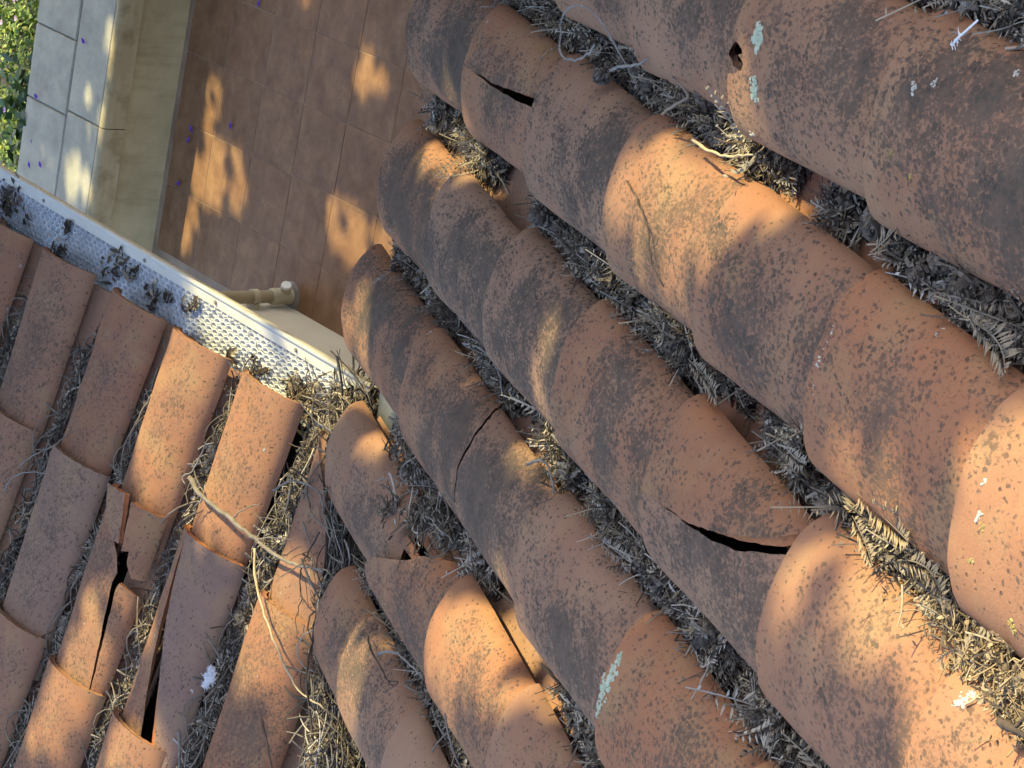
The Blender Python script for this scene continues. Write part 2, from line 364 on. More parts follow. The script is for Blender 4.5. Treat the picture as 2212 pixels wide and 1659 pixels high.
# ------------------------------------------------------------------ tiles
def wob(seed, amp, k=5):
    r = np.random.default_rng(seed); A = r.normal(0, 1, k); fx = r.uniform(2, 9, k); fy = r.uniform(4, 26, k); p = r.uniform(0, 6.28, k)
    return lambda s, v: amp / math.sqrt(k) * sum(A[i] * np.sin(fx[i] * s + fy[i] * v + p[i]) for i in range(k))
def shell(fo, fi, nu, nv):
    """closed plate between outer fo(s,v) and inner fi(s,v), s,v in 0..1; border vertices doubled so rims stay crisp"""
    s = np.linspace(0, 1, nu + 1); v = np.linspace(0, 1, nv + 1); S, Vv = np.meshgrid(s, v)
    Po = fo(S, Vv).reshape(-1, 3); Pi = fi(S, Vv).reshape(-1, 3); N = len(Po); W = nu + 1
    V = [Po, Pi]; F = []
    for a in range(nv):
        for b in range(nu):
            i = a * W + b
            F.append((i, i + 1, i + W + 1, i + W)); F.append((N + i, N + i + W, N + i + W + 1, N + i + 1))
    rim = [b for b in range(W)] + [a * W + nu for a in range(1, nv + 1)] + [nv * W + b for b in range(nu - 1, -1, -1)] + [a * W for a in range(nv - 1, 0, -1)]
    base = 2 * N; K = len(rim)
    ro, ri = Po[rim], Pi[rim]
    # slightly rounded rim: a middle line pushed out
    ctr = (ro + ri) / 2; cc = np.roll(ctr, -1, 0) - np.roll(ctr, 1, 0); thick = ro - ri
    outw = np.cross(cc, thick); outw /= (np.linalg.norm(outw, axis=1, keepdims=True) + 1e-9)
    V += [ro - thick * .0, ctr + thick * .22 + outw * .0016, ctr - thick * .22 + outw * .0016, ri]
    for k in range(K):
        l = (k + 1) % K
        for q in range(3):
            a0 = base + q * K
            F.append((a0 + k, a0 + K + k, a0 + K + l, a0 + l))
    shell.grid = 2 * nu * nv
    return np.concatenate(V), [f[::-1] for f in F]
def barrel(L=.42, w0=.0950, w1=.0800, h0=.0450, h1=.0385, th=.0110, lift0=.0120, lift1=-.003, tlo=lambda v: 0 * v, thi=lambda v: 0 * v + math.pi, vlo=lambda s: 0 * s, vhi=lambda s: 0 * s + 1, nu=26, nv=12, seed=0, raise_=None, uchi=0.0, uclo=0.0, ucv=0.0):
    wb = wob(seed, .0008); we = wob(seed + 7, .0007)
    def pos(S, V, off):
        v = vlo(S) + (vhi(S) - (ucv if off > 0 else 0.0) - vlo(S)) * V
        a_, b_ = tlo(v), thi(v)
        if off > 0: a_ = a_ + uclo * (a_ > .05); b_ = b_ - uchi * (b_ < math.pi - .02)      # broken faces slope inwards
        th_ = a_ + (b_ - a_) * S
        w = w0 + (w1 - w0) * v - off; h = h0 + (h1 - h0) * v - off
        d = wb(th_, v)
        x = (w + d) * np.cos(th_); z = (h + d) * np.sin(th_) + lift0 + (lift1 - lift0) * v
        if raise_ is not None: z = z + raise_(v, th_)
        y = v * L + we(th_ * 3, v * 0) * np.clip(1 - 6 * v, 0, 1)
        return np.stack([x, y, z], -1)
    return shell(lambda S, V: pos(S, V, 0.0), lambda S, V: pos(S, V, th), nu, nv)
def pan(L=.40, w=.078, dep=.040, th=.010, seed=0, lift0=.010):
    wb = wob(seed, .001)
    def pos(S, V, off):
        a = (S * 2 - 1)
        x = a * (w - .008 * V * 0) ; z = -dep * (1 - a * a) + lift0 * (1 - V) - off + wb(S * 3, V) + .004
        return np.stack([x, V * L, z], -1)
    return shell(lambda S, V: pos(S, V, 0.0), lambda S, V: pos(S, V, th), 14, 6)

def slope_pt(side, t, lat, n=0.0):
    if side == 'R': return OR + t * uR + np.array([0, lat, 0]) + n * nR
    return OL + t * uL + np.array([lat, 0, 0]) + n * nL
def tile_M(side, t, lat, n=-.004, yaw=0.0, roll=0.0, pitch=0.0):
    l, u, nn = (lR, uR, nR) if side == 'R' else (lL, uL, nL)
    o = slope_pt(side, t, lat, n)
    E = Matrix.Rotation(yaw, 3, 'Z') @ Matrix.Rotation(roll, 3, 'Y') @ Matrix.Rotation(pitch, 3, 'X')
    A = np.stack([l, u, nn], 1) @ np.array(E)
    return frame(o, A[:, 0], A[:, 1], A[:, 2])

roofR = tag(empty('tiled_roof', slope_pt('R', 0, .5)), 'steeper terracotta barrel tile roof slope on the right with soot speckled tiles', 'roof')
roofL = tag(empty('tiled_roof', slope_pt('L', 0, -.7)), 'shallower terracotta barrel tile roof slope on the left ending at the mesh covered gutter', 'roof')
bpy.context.view_layer.update()
IR = np.linalg.inv(np.array(roofR.matrix_world)); IL = np.linalg.inv(np.array(roofL.matrix_world))
FRESH = simple('broken_clay', (.40, .150, .060), (.50, .21, .09), 120, .95, .8, 240)
def roof_part(side, name, V, F, M, mat, lab=None, parent=None, fresh=False):
    midx = np.zeros(len(F), int)
    if fresh or name == 'tile_fragment': midx[shell.grid:] = 1
    me = mesh_from(name, V, F, [mat, FRESH], midx, smooth=True)
    if parent is not None: o = link(name, me, parent)            # same frame as the parent tile
    else: o = link(name, me, roofR if side == 'R' else roofL, (IR if side == 'R' else IL) @ M)
    if lab: o['label'] = lab
    return o

# roof decks (near-black under the tiles, painting the shade seen in gaps)
def deck(side, poly):
    P = np.array([slope_pt(side, t, a, -.058) for t, a in poly]); n = nR if side == 'R' else nL
    Q = P - .02 * n; k = len(P); I = IR if side == 'R' else IL
    V = np.concatenate([P, Q]); V = (I[:3, :3] @ V.T).T + I[:3, 3]
    F = [tuple(range(k)), tuple(range(2 * k - 1, k - 1, -1))] + [(i, (i + 1) % k, (i + 1) % k + k, i + k) for i in range(k)]
    link('roof_deck', mesh_from('roof_deck', V, F, [DECK]), roofR if side == 'R' else roofL)
def valley_x(y): return (-sL * y - zb) / sR
deck('R', [(tv, y) for y, tv in [(4.2, -.07)] + [(0.0, -.10)] + [(y, valley_x(y) / cR) for y in (-.05, -1.2)] + [(-1.2, 3.0), (4.2, 3.0)]])
deck('L', [(.01, -3.4), (1.25, -3.4), (1.25, valley_x(-1.2)), (.05, valley_x(-.05)), (.01, valley_x(0) - .02)])

def NOTCH(s):
    th = s * math.pi
    return (np.interp(th, [0, 1.18, 1.21, 1.27, 1.36, 1.44, 1.50, 1.54, 1.57, 3.2], [0, 0, .008, .026, .034, .020, .030, .010, 0, 0]) + .0045 * np.sin(th * 83) * (abs(th - 1.37) < .19)) / .41
def rj(a): return float(rng.normal(0, a))
sid = [100]
def std_tile(side, t, lat, L, yaw=0, mat=None, lab=None, lift=.011, n=-.007, **kw):
    sid[0] += 1
    V, F = barrel(L=L, seed=sid[0], lift0=lift, **kw)
    M = tile_M(side, t, lat, n + rj(.001), yaw + rj(.010), rj(.018), rj(.002))
    return roof_part(side, 'roof_tile', V, F, M, mat or (TM if side == 'R' else TP), lab)

# ---- right slope
TT = {0: [.02, .205, .52, .84, 1.16, 1.48],
      1: [-.1038, .252, .5976, .9165, 1.23, 1.55],
      2: [-.1784, .2541, .5488, .8833, 1.21, 1.53, 1.85],
      3: [-.0913, .2309, .556, .8734, 1.2059, 1.527, 1.8205, 2.13],
      4: [-.1019, .2593, .5892, .9119, 1.2063, 1.507, 1.7931, 2.10],
      5: [-.10, .22, .54, .86, 1.1727, 1.4994, 1.82, 2.13],
      6: [-.10, .22, .54, .86, 1.18, 1.46, 1.78, 2.1]}
CLEANER = {(4, 5), (4, 6), (4, 3), (1, 2), (1, 3), (3, 5), (3, 6), (2, 4), (2, 5)}
SOOTY = {(4, 4), (4, 2), (4, 0), (3, 1), (3, 2), (0, 2), (5, 5), (5, 6), (2, 0)}
for c, ts in TT.items():
    for k, t in enumerate(ts):
        ex = (ts[k + 1] - t) if k + 1 < len(ts) else .32
        L = max(.40, ex + .085); lat = YC[c] + YW[c] * t; yaw = -YW[c]
        key = (c, k)
        
        at = lambda xs, ys, t=t, L=L: (lambda v: np.interp(t + v * L, xs, ys) + .006 * np.sin(v * 47 + t * 40) + .004 * np.sin(v * 121 + t * 9) + .003 * np.sin(v * 310))          # edge of a piece: angle against distance up the slope
        if key == (4, 1):      # long crack running up the slope from the crest
            sid[0] += 1; M = tile_M('R', t, lat, -.007, yaw, .0)
            V, F = barrel(L=L, seed=sid[0], uchi=.15, thi=at([.26, .281, .388, .43, .503, .598, .75], [1.60, 1.63, 1.615, 1.64, 1.68, 1.81, 2.0]), nu=16, nv=30)
            o = roof_part('R', 'roof_tile', V, F, M, TM, 'eave end tile split lengthwise by a widening black crack', fresh=True)
            V, F = barrel(L=L, seed=sid[0], tlo=at([.26, .281, .391, .44, .486, .556, .601, .75], [1.60, 1.64, 1.665, 1.73, 1.79, 1.90, 2.0, 2.3]), nu=14, nv=30)
            roof_part('R', 'tile_fragment', V, F, None, TM, parent=o)
        elif key == (3, 4):    # curved crack from the crest to the upper foot
            sid[0] += 1; M = tile_M('R', t, lat, -.007, yaw, .0)
            V, F = barrel(L=L, seed=sid[0], uchi=.17, thi=at([1.20, 1.222, 1.314, 1.374, 1.424, 1.472, 1.504, 1.537, 1.555], [1.40, 1.435, 1.550, 1.65, 1.80, 2.05, 2.25, 2.64, 3.0]), nu=26, nv=44)
            o = roof_part('R', 'roof_tile', V, F, M, TM, 'tile with a long curved black crack and a lifted corner piece', fresh=True)
            V, F = barrel(L=L, seed=sid[0], tlo=at([1.2, 1.222, 1.274, 1.337, 1.407, 1.462, 1.492, 1.522], [1.41, 1.445, 1.535, 1.64, 1.89, 2.18, 2.42, 2.98]), vhi=lambda s: 0 * s + (1.521 - t) / L, nu=16, nv=30, raise_=lambda v, th_: .002 + .009 * np.clip(v / .7, 0, 1))
            roof_part('R', 'tile_fragment', V, F, None, TM, parent=o)
        elif key == (1, 0):    # broken eave tile beside the valley
            sid[0] += 1; M = tile_M('R', t, lat, -.007, yaw, .0)
            V, F = barrel(L=L, seed=sid[0], vhi=lambda s: (np.interp(s * math.pi, [0, 2.04, 2.10, 2.38, 2.43, 2.56, 2.72, 3.14], [t + L, t + L, .430, .350, .350, .425, .520, .54]) - t) / L, ucv=.03, nu=90, nv=16)
            roof_part('R', 'roof_tile', V, F, M, TM, 'broken eave tile with a black triangular hole at its upper end', fresh=True)
            o = bpy.data.objects[[x.name for x in roofR.children if x.get('label', '').startswith('broken eave tile')][0]]
            for (ts_, th_lo, th_hi, rs) in (((.335, .455), 1.86, 2.34, 1), ((.375, .50), 2.50, 2.98, 2)):
                V, F = barrel(L=L, seed=sid[0], th=.0045, w0=.0968, w1=.0818, h0=.0468, h1=.0403, tlo=lambda v: th_lo + .35 * np.clip(((ts_[1] - t) / L - v) * 6, 0, 1) * (rs == 1) + 0 * v, thi=lambda v: th_hi - (.30 * np.clip(((ts_[1] - t) / L - v) * 5, 0, 1) if rs == 2 else 0) + 0 * v, vlo=lambda s: (ts_[0] - t) / L + 0 * s, vhi=lambda s: (ts_[1] - t) / L + 0 * s, nu=10, nv=8, raise_=lambda v, th_: .0005 + .004 * (rs == 1) + 0 * v)
                roof_part('R', 'tile_fragment', V, F, None, CLEAN, 'clean orange shard beside the black triangular hole', parent=o)
        elif key == (1, 1):    # tile cut straight across at its lower end
            sid[0] += 1; M = tile_M('R', t, lat, -.002, yaw, .02)
            V, F = barrel(L=L, seed=sid[0], vlo=lambda s: (np.interp(s * math.pi, [0, 1.2, 1.42, 1.89, 2.13, 2.46, 2.7, 3.14], [.245, .262, .285, .388, .428, .460, .490, .515]) - t) / L, nu=36, nv=14, lift0=.016)
            roof_part('R', 'roof_tile', V, F, M, TM, 'tile with a straight cut lower end over the broken eave tile')
        elif key == (2, 1):    # cracked right across
            sid[0] += 1; M = tile_M('R', t, lat, -.007, yaw); LL = .72; cr = lambda s: .0012 * np.sin(s * 60) + .0009 * np.sin(s * 133) + np.interp(s * math.pi, [0, 1.31, 1.48, 1.7, 1.89, 2.2, 2.48, 3.14], [.555, .563, .566, .568, .574, .578, .582, .560])
            V, F = barrel(L=LL, seed=sid[0], ucv=.03, vhi=lambda s: (cr(s) - .005 - t) / LL, nu=44, nv=10)
            o = roof_part('R', 'roof_tile', V, F, M, TM, 'tile cracked right across by a thin curved black line', fresh=True)
            V, F = barrel(L=LL, seed=sid[0], vlo=lambda s: (cr(s) + .0045 - t) / LL, nu=44, nv=10, raise_=lambda v, th_: .001 + .002 * v)
            roof_part('R', 'tile_fragment', V, F, None, TM, parent=o)
        elif key == (2, 2): pass
        elif key == (5, 3):    # its upper end is broken out under the notch
            sid[0] += 1; M = tile_M('R', t, lat, -.007, yaw)
            V, F = barrel(L=L, seed=sid[0], vhi=lambda s: np.interp(s * math.pi, [0, 1.10, 1.18, 1.30, 1.46, 1.58, 1.66, 3.2], [t + L, t + L, 1.152, 1.132, 1.140, 1.158, t + L, t + L]) / L + .006 * np.sin(s * 210) + .004 * np.sin(s * 97) - t / L, ucv=.03, nu=60, nv=12)
            roof_part('R', 'roof_tile', V, F, M, TM)
        elif key == (5, 4):    # chipped lower edge
            sid[0] += 1; M = tile_M('R', t, lat, -.007, yaw)
            V, F = barrel(L=L, seed=sid[0], vlo=lambda s: NOTCH(s), nu=90, nv=12)
            roof_part('R', 'roof_tile', V, F, M, TM, 'large tile with a chipped black notch rimmed by pale lichen', fresh=True)
        else:
            std_tile('R', t, lat, L, yaw, TMC if key in CLEANER else (TMD if key in SOOTY else None))
    # pans to the upper side of each column
    if c < 6:
        for k in range(8):
            t = -.085 + k * .318 + rj(.006); 
            y = (YC[c] + YC[c + 1]) / 2
            if c == 0 and t < .02: continue
            sid[0] += 1; V, F = pan(seed=sid[0])
            roof_part('R', 'pan_tile', V, F, tile_M('R', t, y + .006, -.006, rj(.01), rj(.02)), TPAN)

# ---- left slope
FOOTL = {-1: -.020, 0: -.2680, 1: -.492, 2: -.708, 3: -.960, 4: -1.197, 5: -1.433, 6: -1.668}
WL = .0865
LX = {k: v - WL for k, v in FOOTL.items()}
LKW = dict(w0=.0885, w1=.0795, h0=.0425, h1=.0370)
TL = {0: [.0, .290, .640, .95], 1: [.0, .305, .643, .95], 2: [.0, .308, .632, .94], 3: [.0, .317, .63, .94], 4: [.004, .312, .63, .94], 5: [.0, .31, .62, .93], 6: [0., .31, .62, .93]}
for c, ts in TL.items():
    for k, t in enumerate(ts):
        ex = (ts[k + 1] - t) if k + 1 < len(ts) else .32
        L = ex + .085; lat = LX[c]; key = (c, k)
        at = lambda xs, ys, t=t, L=L: (lambda v: np.interp(t + v * L, xs, ys) + .006 * np.sin(v * 47 + t * 40) + .004 * np.sin(v * 121 + t * 9) + .003 * np.sin(v * 310))
        if key == (1, 1):      # smashed tile : split lengthwise with a hole
            sid[0] += 1; M = tile_M('L', t, lat, -.006, 0.0)
            e1 = at([.305, .33, .346, .378, .40, .43, .448, .541, .633, .75], [.70, .95, 1.13, 1.55, 1.86, 2.03, 1.98, 2.16, 2.35, 2.6])
            V, F = barrel(L=L, seed=sid[0], uchi=.17, thi=e1, nu=16, nv=44, **LKW)
            o = roof_part('L', 'roof_tile', V, F, M, TP, 'smashed tile split lengthwise with a black hole and loose fragments', fresh=True)
            V, F = barrel(L=L, seed=sid[0], tlo=at([.43, .448, .541, .633, .75], [2.34, 2.16, 2.29, 2.43, 2.63]), vlo=lambda s: (.443 + .012 * s - t) / L, nu=14, nv=26, raise_=lambda v, th_: .002 + 0 * v, **LKW)
            roof_part('L', 'tile_fragment', V, F, None, TP, parent=o)
            V, F = barrel(L=L, seed=sid[0] + 1, tlo=at([.29, .366, .40], [1.86, 2.02, 2.05]), vlo=lambda s: 0 * s - .01, vhi=lambda s: (np.interp(s, [0, .2, .25, .35, .5, 1], [.388, .382, .404, .412, .424, .420]) - t) / L, nu=30, nv=14, raise_=lambda v, th_: .009 + 0 * v, **LKW)
            roof_part('L', 'tile_fragment', V, F, None, TP, parent=o)
            V, F = barrel(L=L, seed=sid[0] + 2, tlo=at([.30, .346, .372, .378], [.74, 1.22, 1.58, 1.68]), thi=at([.291, .366, .378], [1.70, 1.90, 1.92]), vlo=lambda s: (.300 - .008 * s - t) / L, vhi=lambda s: (.379 - t) / L + 0 * s, nu=12, nv=16, raise_=lambda v, th_: .013 - .02 * v, **LKW)
            roof_part('L', 'tile_fragment', V, F, None, TP, 'small upright shard with a dark slot', parent=o)
        elif key == (0, 1):    # split tile, black wedge widening up the slope
            sid[0] += 1; M = tile_M('L', t, lat, -.006, 0)
            V, F = barrel(L=L, seed=sid[0], uchi=.17, thi=at([.3, .373, .438, .518, .638, .75], [1.0, 1.06, 1.16, 1.36, 1.78, 2.2]), nu=14, nv=30, raise_=lambda v, th_: -.005 + 0 * v, **LKW)
            o = roof_part('L', 'roof_tile', V, F, M, TP, 'narrow left half of a tile split by a long black wedge', fresh=True)
            V, F = barrel(L=L, seed=sid[0] + 3, uclo=-.2, tlo=at([.3, .373, .438, .541, .641, .75], [1.01, 1.09, 1.28, 1.68, 2.12, 2.5]), nu=20, nv=30, **LKW)
            V[:, 0] -= .006 + .014 * np.clip(V[:, 1] / .35, 0, 1)
            roof_part('L', 'tile_fragment', V, F, None, TBL, 'wide bluish grey half of the split tile', parent=o)
        else:
            std_tile('L', t, lat, L, 0, TBL if key in ((2, 1), (3, 2), (4, 1)) else None, **LKW)
    for k in range(4):
        t = .012 + k * .315 + rj(.004); x = (LX[c] + LX[c - 1]) / 2
        sid[0] += 1; V, F = pan(seed=sid[0], w=.082, dep=.036)
        if c == 0 and k == 0: continue
        roof_part('L', 'pan_tile', V, F, tile_M('L', t, x, -.004, rj(.01), rj(.02)), TPAN)
# a strip of bare metal flashing showing at the eave between the first two right columns
fm = MB(); A_, B_, C_, D_ = [I3 for I3 in (slope_pt('R', -.09, .055, -.018), slope_pt('R', .12, .055, -.022), slope_pt('R', .12, .150, -.014), slope_pt('R', -.09, .150, -.010))]
o_ = np.array(roofR.location); fm.add([p - o_ for p in (A_, B_, C_, D_)] + [p - o_ - nR * .0015 for p in (A_, B_, C_, D_)], [(0, 3, 2, 1), (4, 5, 6, 7), (0, 1, 5, 4), (1, 2, 6, 5), (2, 3, 7, 6), (3, 0, 4, 7)]); fm.build('flashing_strip', FLASH, roofR)
# tiles cut along the valley (column beside the valley)
sid[0] += 1
V, F = barrel(L=.36, seed=sid[0], thi=lambda v: np.interp(.015 + v * .36, [.015, .043, .07, .12, .185, .291, .4], [.45, .75, 1.31, 1.75, 2.12, 2.42, 2.6]), nu=16, nv=24, **LKW)
roof_part('L', 'roof_tile', V, F, tile_M('L', .015, LX[-1] + .004, -.004), TP, 'narrow wedge of cut tile pointing down the valley')
std_tile('L', .3015, LX[-1], .42, 0, **LKW); std_tile('L', .63, LX[-1], .42, 0, **LKW); std_tile('L', .95, LX[-1], .42, 0, **LKW)
for t in (.62, .94): std_tile('L', t, LX[-1] + .235, .42, 0, **LKW)
for k in (1, 2, 3):
    sid[0] += 1; V, F = pan(seed=sid[0], w=.082, dep=.036); roof_part('L', 'pan_tile', V, F, tile_M('L', .012 + k * .315, (LX[-1] + LX[-1] + .235) / 2, -.01), TPAN)

# ------------------------------------------------------------------ gutter along the left eave, downpipe, right eave gutter
def gutter(name, org, ax, outw, length, label, guard=True, LY=.080, LZ=-.018):
    """profile in (outw, z); extruded along ax from org"""
    ax = np.array(ax, float); outw = np.array(outw, float); up = np.array([0, 0, 1.0]); org = np.array(org, float)
    e = empty(name, org); 
    def ext(nm, prof, mat, closed=True, a=0.0, b=length, smooth=False, nseg=1):
        V = []; k = len(prof)
        for q in np.linspace(a, b, nseg + 1): V += [q * ax + p[0] * outw + p[1] * up for p in prof]
        F = []
        for s_ in range(nseg):
            for i in range(k if closed else k - 1):
                j2 = (i + 1) % k; F.append((s_ * k + i, s_ * k + j2, s_ * k + k + j2, s_ * k + k + i))
        if closed: F += [tuple(range(k - 1, -1, -1)), tuple(nseg * k + i for i in range(k))]
        return link(nm, mesh_from(nm, V, F, [mat], smooth=smooth), e)
    hr = .058; hc = LY - hr; arc = [(hc + hr * math.cos(q), LZ - .004 + hr * 1.1 * math.sin(q)) for q in np.linspace(0, -math.pi, 15)]
    tr = arc + [(hc + (hr - .003) * (x - hc) / hr, z + .0025 * (1 if i not in (0, 14) else 0)) for i, (x, z) in reversed(list(enumerate(arc)))]
    ext('trough', tr, METAL)
    bead = [(LY + .001 + .0048 * math.cos(q), LZ + .0048 * math.sin(q)) for q in np.linspace(0, 2 * math.pi, 14, endpoint=False)]
    ext('rolled_bead', bead, METAL, smooth=True)
    ext('lip', [(LY - .0025, LZ + .002), (LY - .0025, LZ - .001), (LY - .021, LZ - .005), (LY - .021, LZ - .002)], METAL)
    for q in (.28, .62, 1.05, 1.38, 1.76, 2.0, 2.25):
        if q > length: continue
        m = MB(); c = q * ax + (LY - .011) * outw + (LZ + .0004) * up
        m.tube([c, c + up * .0025], [.0045, .0030], 8); m.build('screw', SCREW, e)
    if guard:
        # perforated guard: hexagonal cells with a dished hole each, its floor coloured as shade
        px, py = .0192, .0135; V = []; F = []; MI = []; ncol = int(length / px); 
        ylo, yhi = -.055, LY - .019; nrow = int((yhi - ylo) / (py * .75))
        for r_ in range(nrow):
            for c_ in range(ncol):
                cx = (c_ + (.5 if r_ % 2 else 0)) * px + .01; cy = yhi - (r_ + .5) * py * .75
                zc = LZ - .004 - .10 * (yhi - cy) * .3
                b = len(V)
                jx, jy, jz = rng.normal(0, .0005, 3)
                zc += .0016 * math.sin(c_ * .21 + r_) + jz
                for rad, dz in ((1.0, 0), (.74, .0010), (.62, -.0042)):
                    for q in range(6):
                        an = math.pi / 6 + q * math.pi / 3
                        V.append((cx + px / math.sqrt(3) * rad * math.cos(an)) * ax + (cy + py * .5 * rad * math.sin(an)) * outw + (zc + dz) * up)
                for lev in (0, 1):
                    for q in range(6): F.append((b + lev * 6 + q, b + lev * 6 + (q + 1) % 6, b + lev * 6 + 6 + (q + 1) % 6, b + lev * 6 + 6 + q)); MI.append(0)
                F.append(tuple(b + 12 + q for q in range(6))); MI.append(1)
        link('gutter_guard', mesh_from('gutter_guard', V, F, [GUARD, GUARDD], MI), e)
    tag(e, label, 'gutter'); return e
gutL = gutter('gutter', (-2.6, 0, 0), (1, 0, 0), (0, 1, 0), 2.46, 'cream metal gutter with white perforated leaf guard along the left roof eave')
gutR = gutter('gutter', (-.085, .03, -.035), (0, 1, 0), (-1, 0, 0), 2.6, 'cream gutter mostly hidden beneath the right roof eave tiles', guard=False, LY=.035, LZ=-.018)

dp = empty('downpipe', (-3.775, -1.045, FLZ))
m = MB(); m.tube([(0, 0, .02), (0, 0, 2.30), (.0, .10, 2.42), (.9, .98, 2.46), (1.0, 1.05, 2.52)], .0235, 18); m.build('pipe', PIPE, dp, smooth=True)
m = MB(); m.tube([(0, 0, .0), (0, 0, .085)], .031, 18); m.tube([(0, 0, .085), (0, 0, .092)], [.031, .026], 18); m.build('socket', PIPE, dp)
m = MB(); m.tube([(0, 0, .150), (0, 0, .175)], .029, 18); m.box(-.03, .03, -.04, -.02, .152, .173); m.build('clamp', PIPE, dp)
m = MB(); m.tube([(.01, .018, .035), (.022, .045, .045)], .020, 16); m.build('inspection_branch', PIPE, dp)
m = MB(); m.tube([(.022, .045, .045), (.026, .053, .048)], [.020, .018], 16); m.build('end_cap', WHITEP, dp)
m = MB(); m.tube([(0, 0, .0), (0, 0, .006)], [.055, .045], 18); m.build('floor_collar', SCREW, dp)
tag(dp, 'beige downpipe with white end cap standing against the pale wall', 'downpipe')

# ------------------------------------------------------------------ litter
def tri(F):
    out = []
    for f in F:
        for i in range(1, len(f) - 1): out.append((f[0], f[i], f[i + 1]))
    return out
def T_stem(L, r, bend, seg=3, n=3):
    m = MB(); p = np.zeros(3); pts = [p]; a = rng.normal(0, bend, 2); f = rng.uniform(.4, 1.3); ph = rng.uniform(0, 6.28); h0, v0 = 0.0, 0.0
    for k in range(seg):
        q = (k + .5) / seg - .5; h = a[0] * q * 2 + bend * .6 * math.sin(6.28 * f * q + ph); vv = a[1] * .25 * q * 2
        p = p + L / seg * np.array([math.cos(h) * math.cos(vv), math.sin(h) * math.cos(vv), math.sin(vv)]); pts.append(p)
    c = sum(pts) / len(pts); m.tube([q - c for q in pts], np.linspace(r, r * .55, seg + 1), n, cap=False); return np.array(m.v), np.array(tri(m.f))
def T_curl(L, W):
    """dead leaf curled lengthwise and along its midrib"""
    V = []; F = []; k = 5; cv = rng.uniform(-2.2, 2.2); cup = rng.uniform(.2, .8); tw = rng.normal(0, .5)
    p = np.zeros(3); th = -cv / 2
    for i in range(k + 1):
        w = W * .5 * math.sin(math.pi * min(.95, .12 + .85 * i / k)); a = tw * (i / k - .5)
        for sg in (-1, 0, 1): V.append(p + np.array([0, sg * w * math.cos(a), abs(sg) * w * cup + sg * w * math.sin(a)]))
        p = p + L / k * np.array([math.cos(th), 0, math.sin(th)]); th += cv / k
    for i in range(k):
        for b in (0, 1): o_ = i * 3 + b; F += [(o_, o_ + 3, o_ + 1), (o_ + 1, o_ + 3, o_ + 4)]
    V = np.array(V); return V - V.mean(0), np.array(F)
def T_frond(L, W, pairs, curl, lw=.0013):
    V = []; F = []; bend = rng.normal(0, .25)
    for k in range(pairs + 1):
        q = k / pairs; x = L * (q - .5); y = bend * L * (q - .5) ** 2; z = curl * L * ((q - .5) ** 2)
        V += [(x, y - .0006, z), (x, y + .0006, z + .0004)]
    nb = len(V)
    for k in range(pairs): F += [(2 * k, 2 * k + 2, 2 * k + 1), (2 * k + 1, 2 * k + 2, 2 * k + 3)]
    for k in range(1, pairs + 1):
        q = k / pairs; env = min(1, 4 * (1 - q) + .15) * min(1, .5 + 2.5 * q)
        for sg in (-1, 1):
            if rng.random() < .10: continue
            l = W * .5 * env * rng.uniform(.8, 1.1); an = math.radians(rng.uniform(48, 68)); x, y, z = V[2 * k]; dz = rng.uniform(-.25, .35) * l
            tip = (x + l * math.cos(an), y + sg * l * math.sin(an), z + dz); md = (x + l * .5 * math.cos(an) + lw, y + sg * l * .5 * math.sin(an), z + dz * .3); m2 = (md[0] - 2 * lw, md[1], md[2] + .0003)
            b = len(V); V += [md, tip, m2]; F += [(2 * k, b, b + 1), (2 * k, b + 1, b + 2)]
    return np.array(V), np.array(F)
def T_flake(L, W):
    V = []; k = 6
    for i in range(k):
        a = 2 * math.pi * i / k; rr = rng.uniform(.6, 1); V.append((L * .5 * rr * math.cos(a), W * .5 * rr * math.sin(a), rng.normal(0, W * .10)))
    return np.array(V), np.array(tri([tuple(range(k))]))
def cone_mesh(R, rows=7, per=9):
    m = MB(); m.tube([(0, 0, -R * .9), (0, 0, -R * .4), (0, 0, R * .4), (0, 0, R * .9)], [R * .3, R * .74, R * .74, R * .25], 8)
    for i in range(rows):
        ph = math.pi * (i + .7) / (rows + .4)
        z = -R * math.cos(ph); rr = R * .86 * math.sin(ph)
        for k in range(per):
            a = 2 * math.pi * (k + .5 * (i % 2)) / per + rng.normal(0, .13); d = np.array([math.cos(a), math.sin(a), 0]); t = np.array([-math.sin(a), math.cos(a), 0]); n_ = unit(d * math.sin(ph) + np.array([0, 0, -math.cos(ph)])); up_ = unit(np.cross(t, n_))
            c = d * rr + np.array([0, 0, z]); w = R * .30 * rng.uniform(.7, 1.15); h = R * .20 * rng.uniform(.7, 1.3); lip = R * rng.uniform(.10, .30)
            P = [c - t * w * .8 + up_ * h, c + t * w * .8 + up_ * h, c + t * w + n_ * lip - up_ * h * .3, c - t * w + n_ * lip - up_ * h * .3, c + t * w * .7 - up_ * h, c - t * w * .7 - up_ * h]
            m.add(P, [(0, 1, 2, 3), (3, 2, 4, 5)])
    return m
STEMS = [T_stem(rng.uniform(.010, .034), rng.uniform(.0006, .0012), 1.0) for _ in range(14)]
LONGS = [T_stem(rng.uniform(.05, .12), rng.uniform(.0011, .0021), 1.0, 7) for _ in range(10)]
BIGF = [T_frond(rng.uniform(.055, .095), rng.uniform(.024, .034), int(rng.integers(21, 28)), rng.uniform(-1.2, 2.4), .0019) for _ in range(7)]
ROOTS = [T_stem(rng.uniform(.11, .24), rng.uniform(.0011, .0021), 1.1, 12, 4) for _ in range(10)]
CURLS = [T_curl(rng.uniform(.012, .026), rng.uniform(.004, .009)) for _ in range(8)]
TWIGS = [T_stem(rng.uniform(.04, .09), rng.uniform(.0014, .0026), .25, 5, 5) for _ in range(5)]
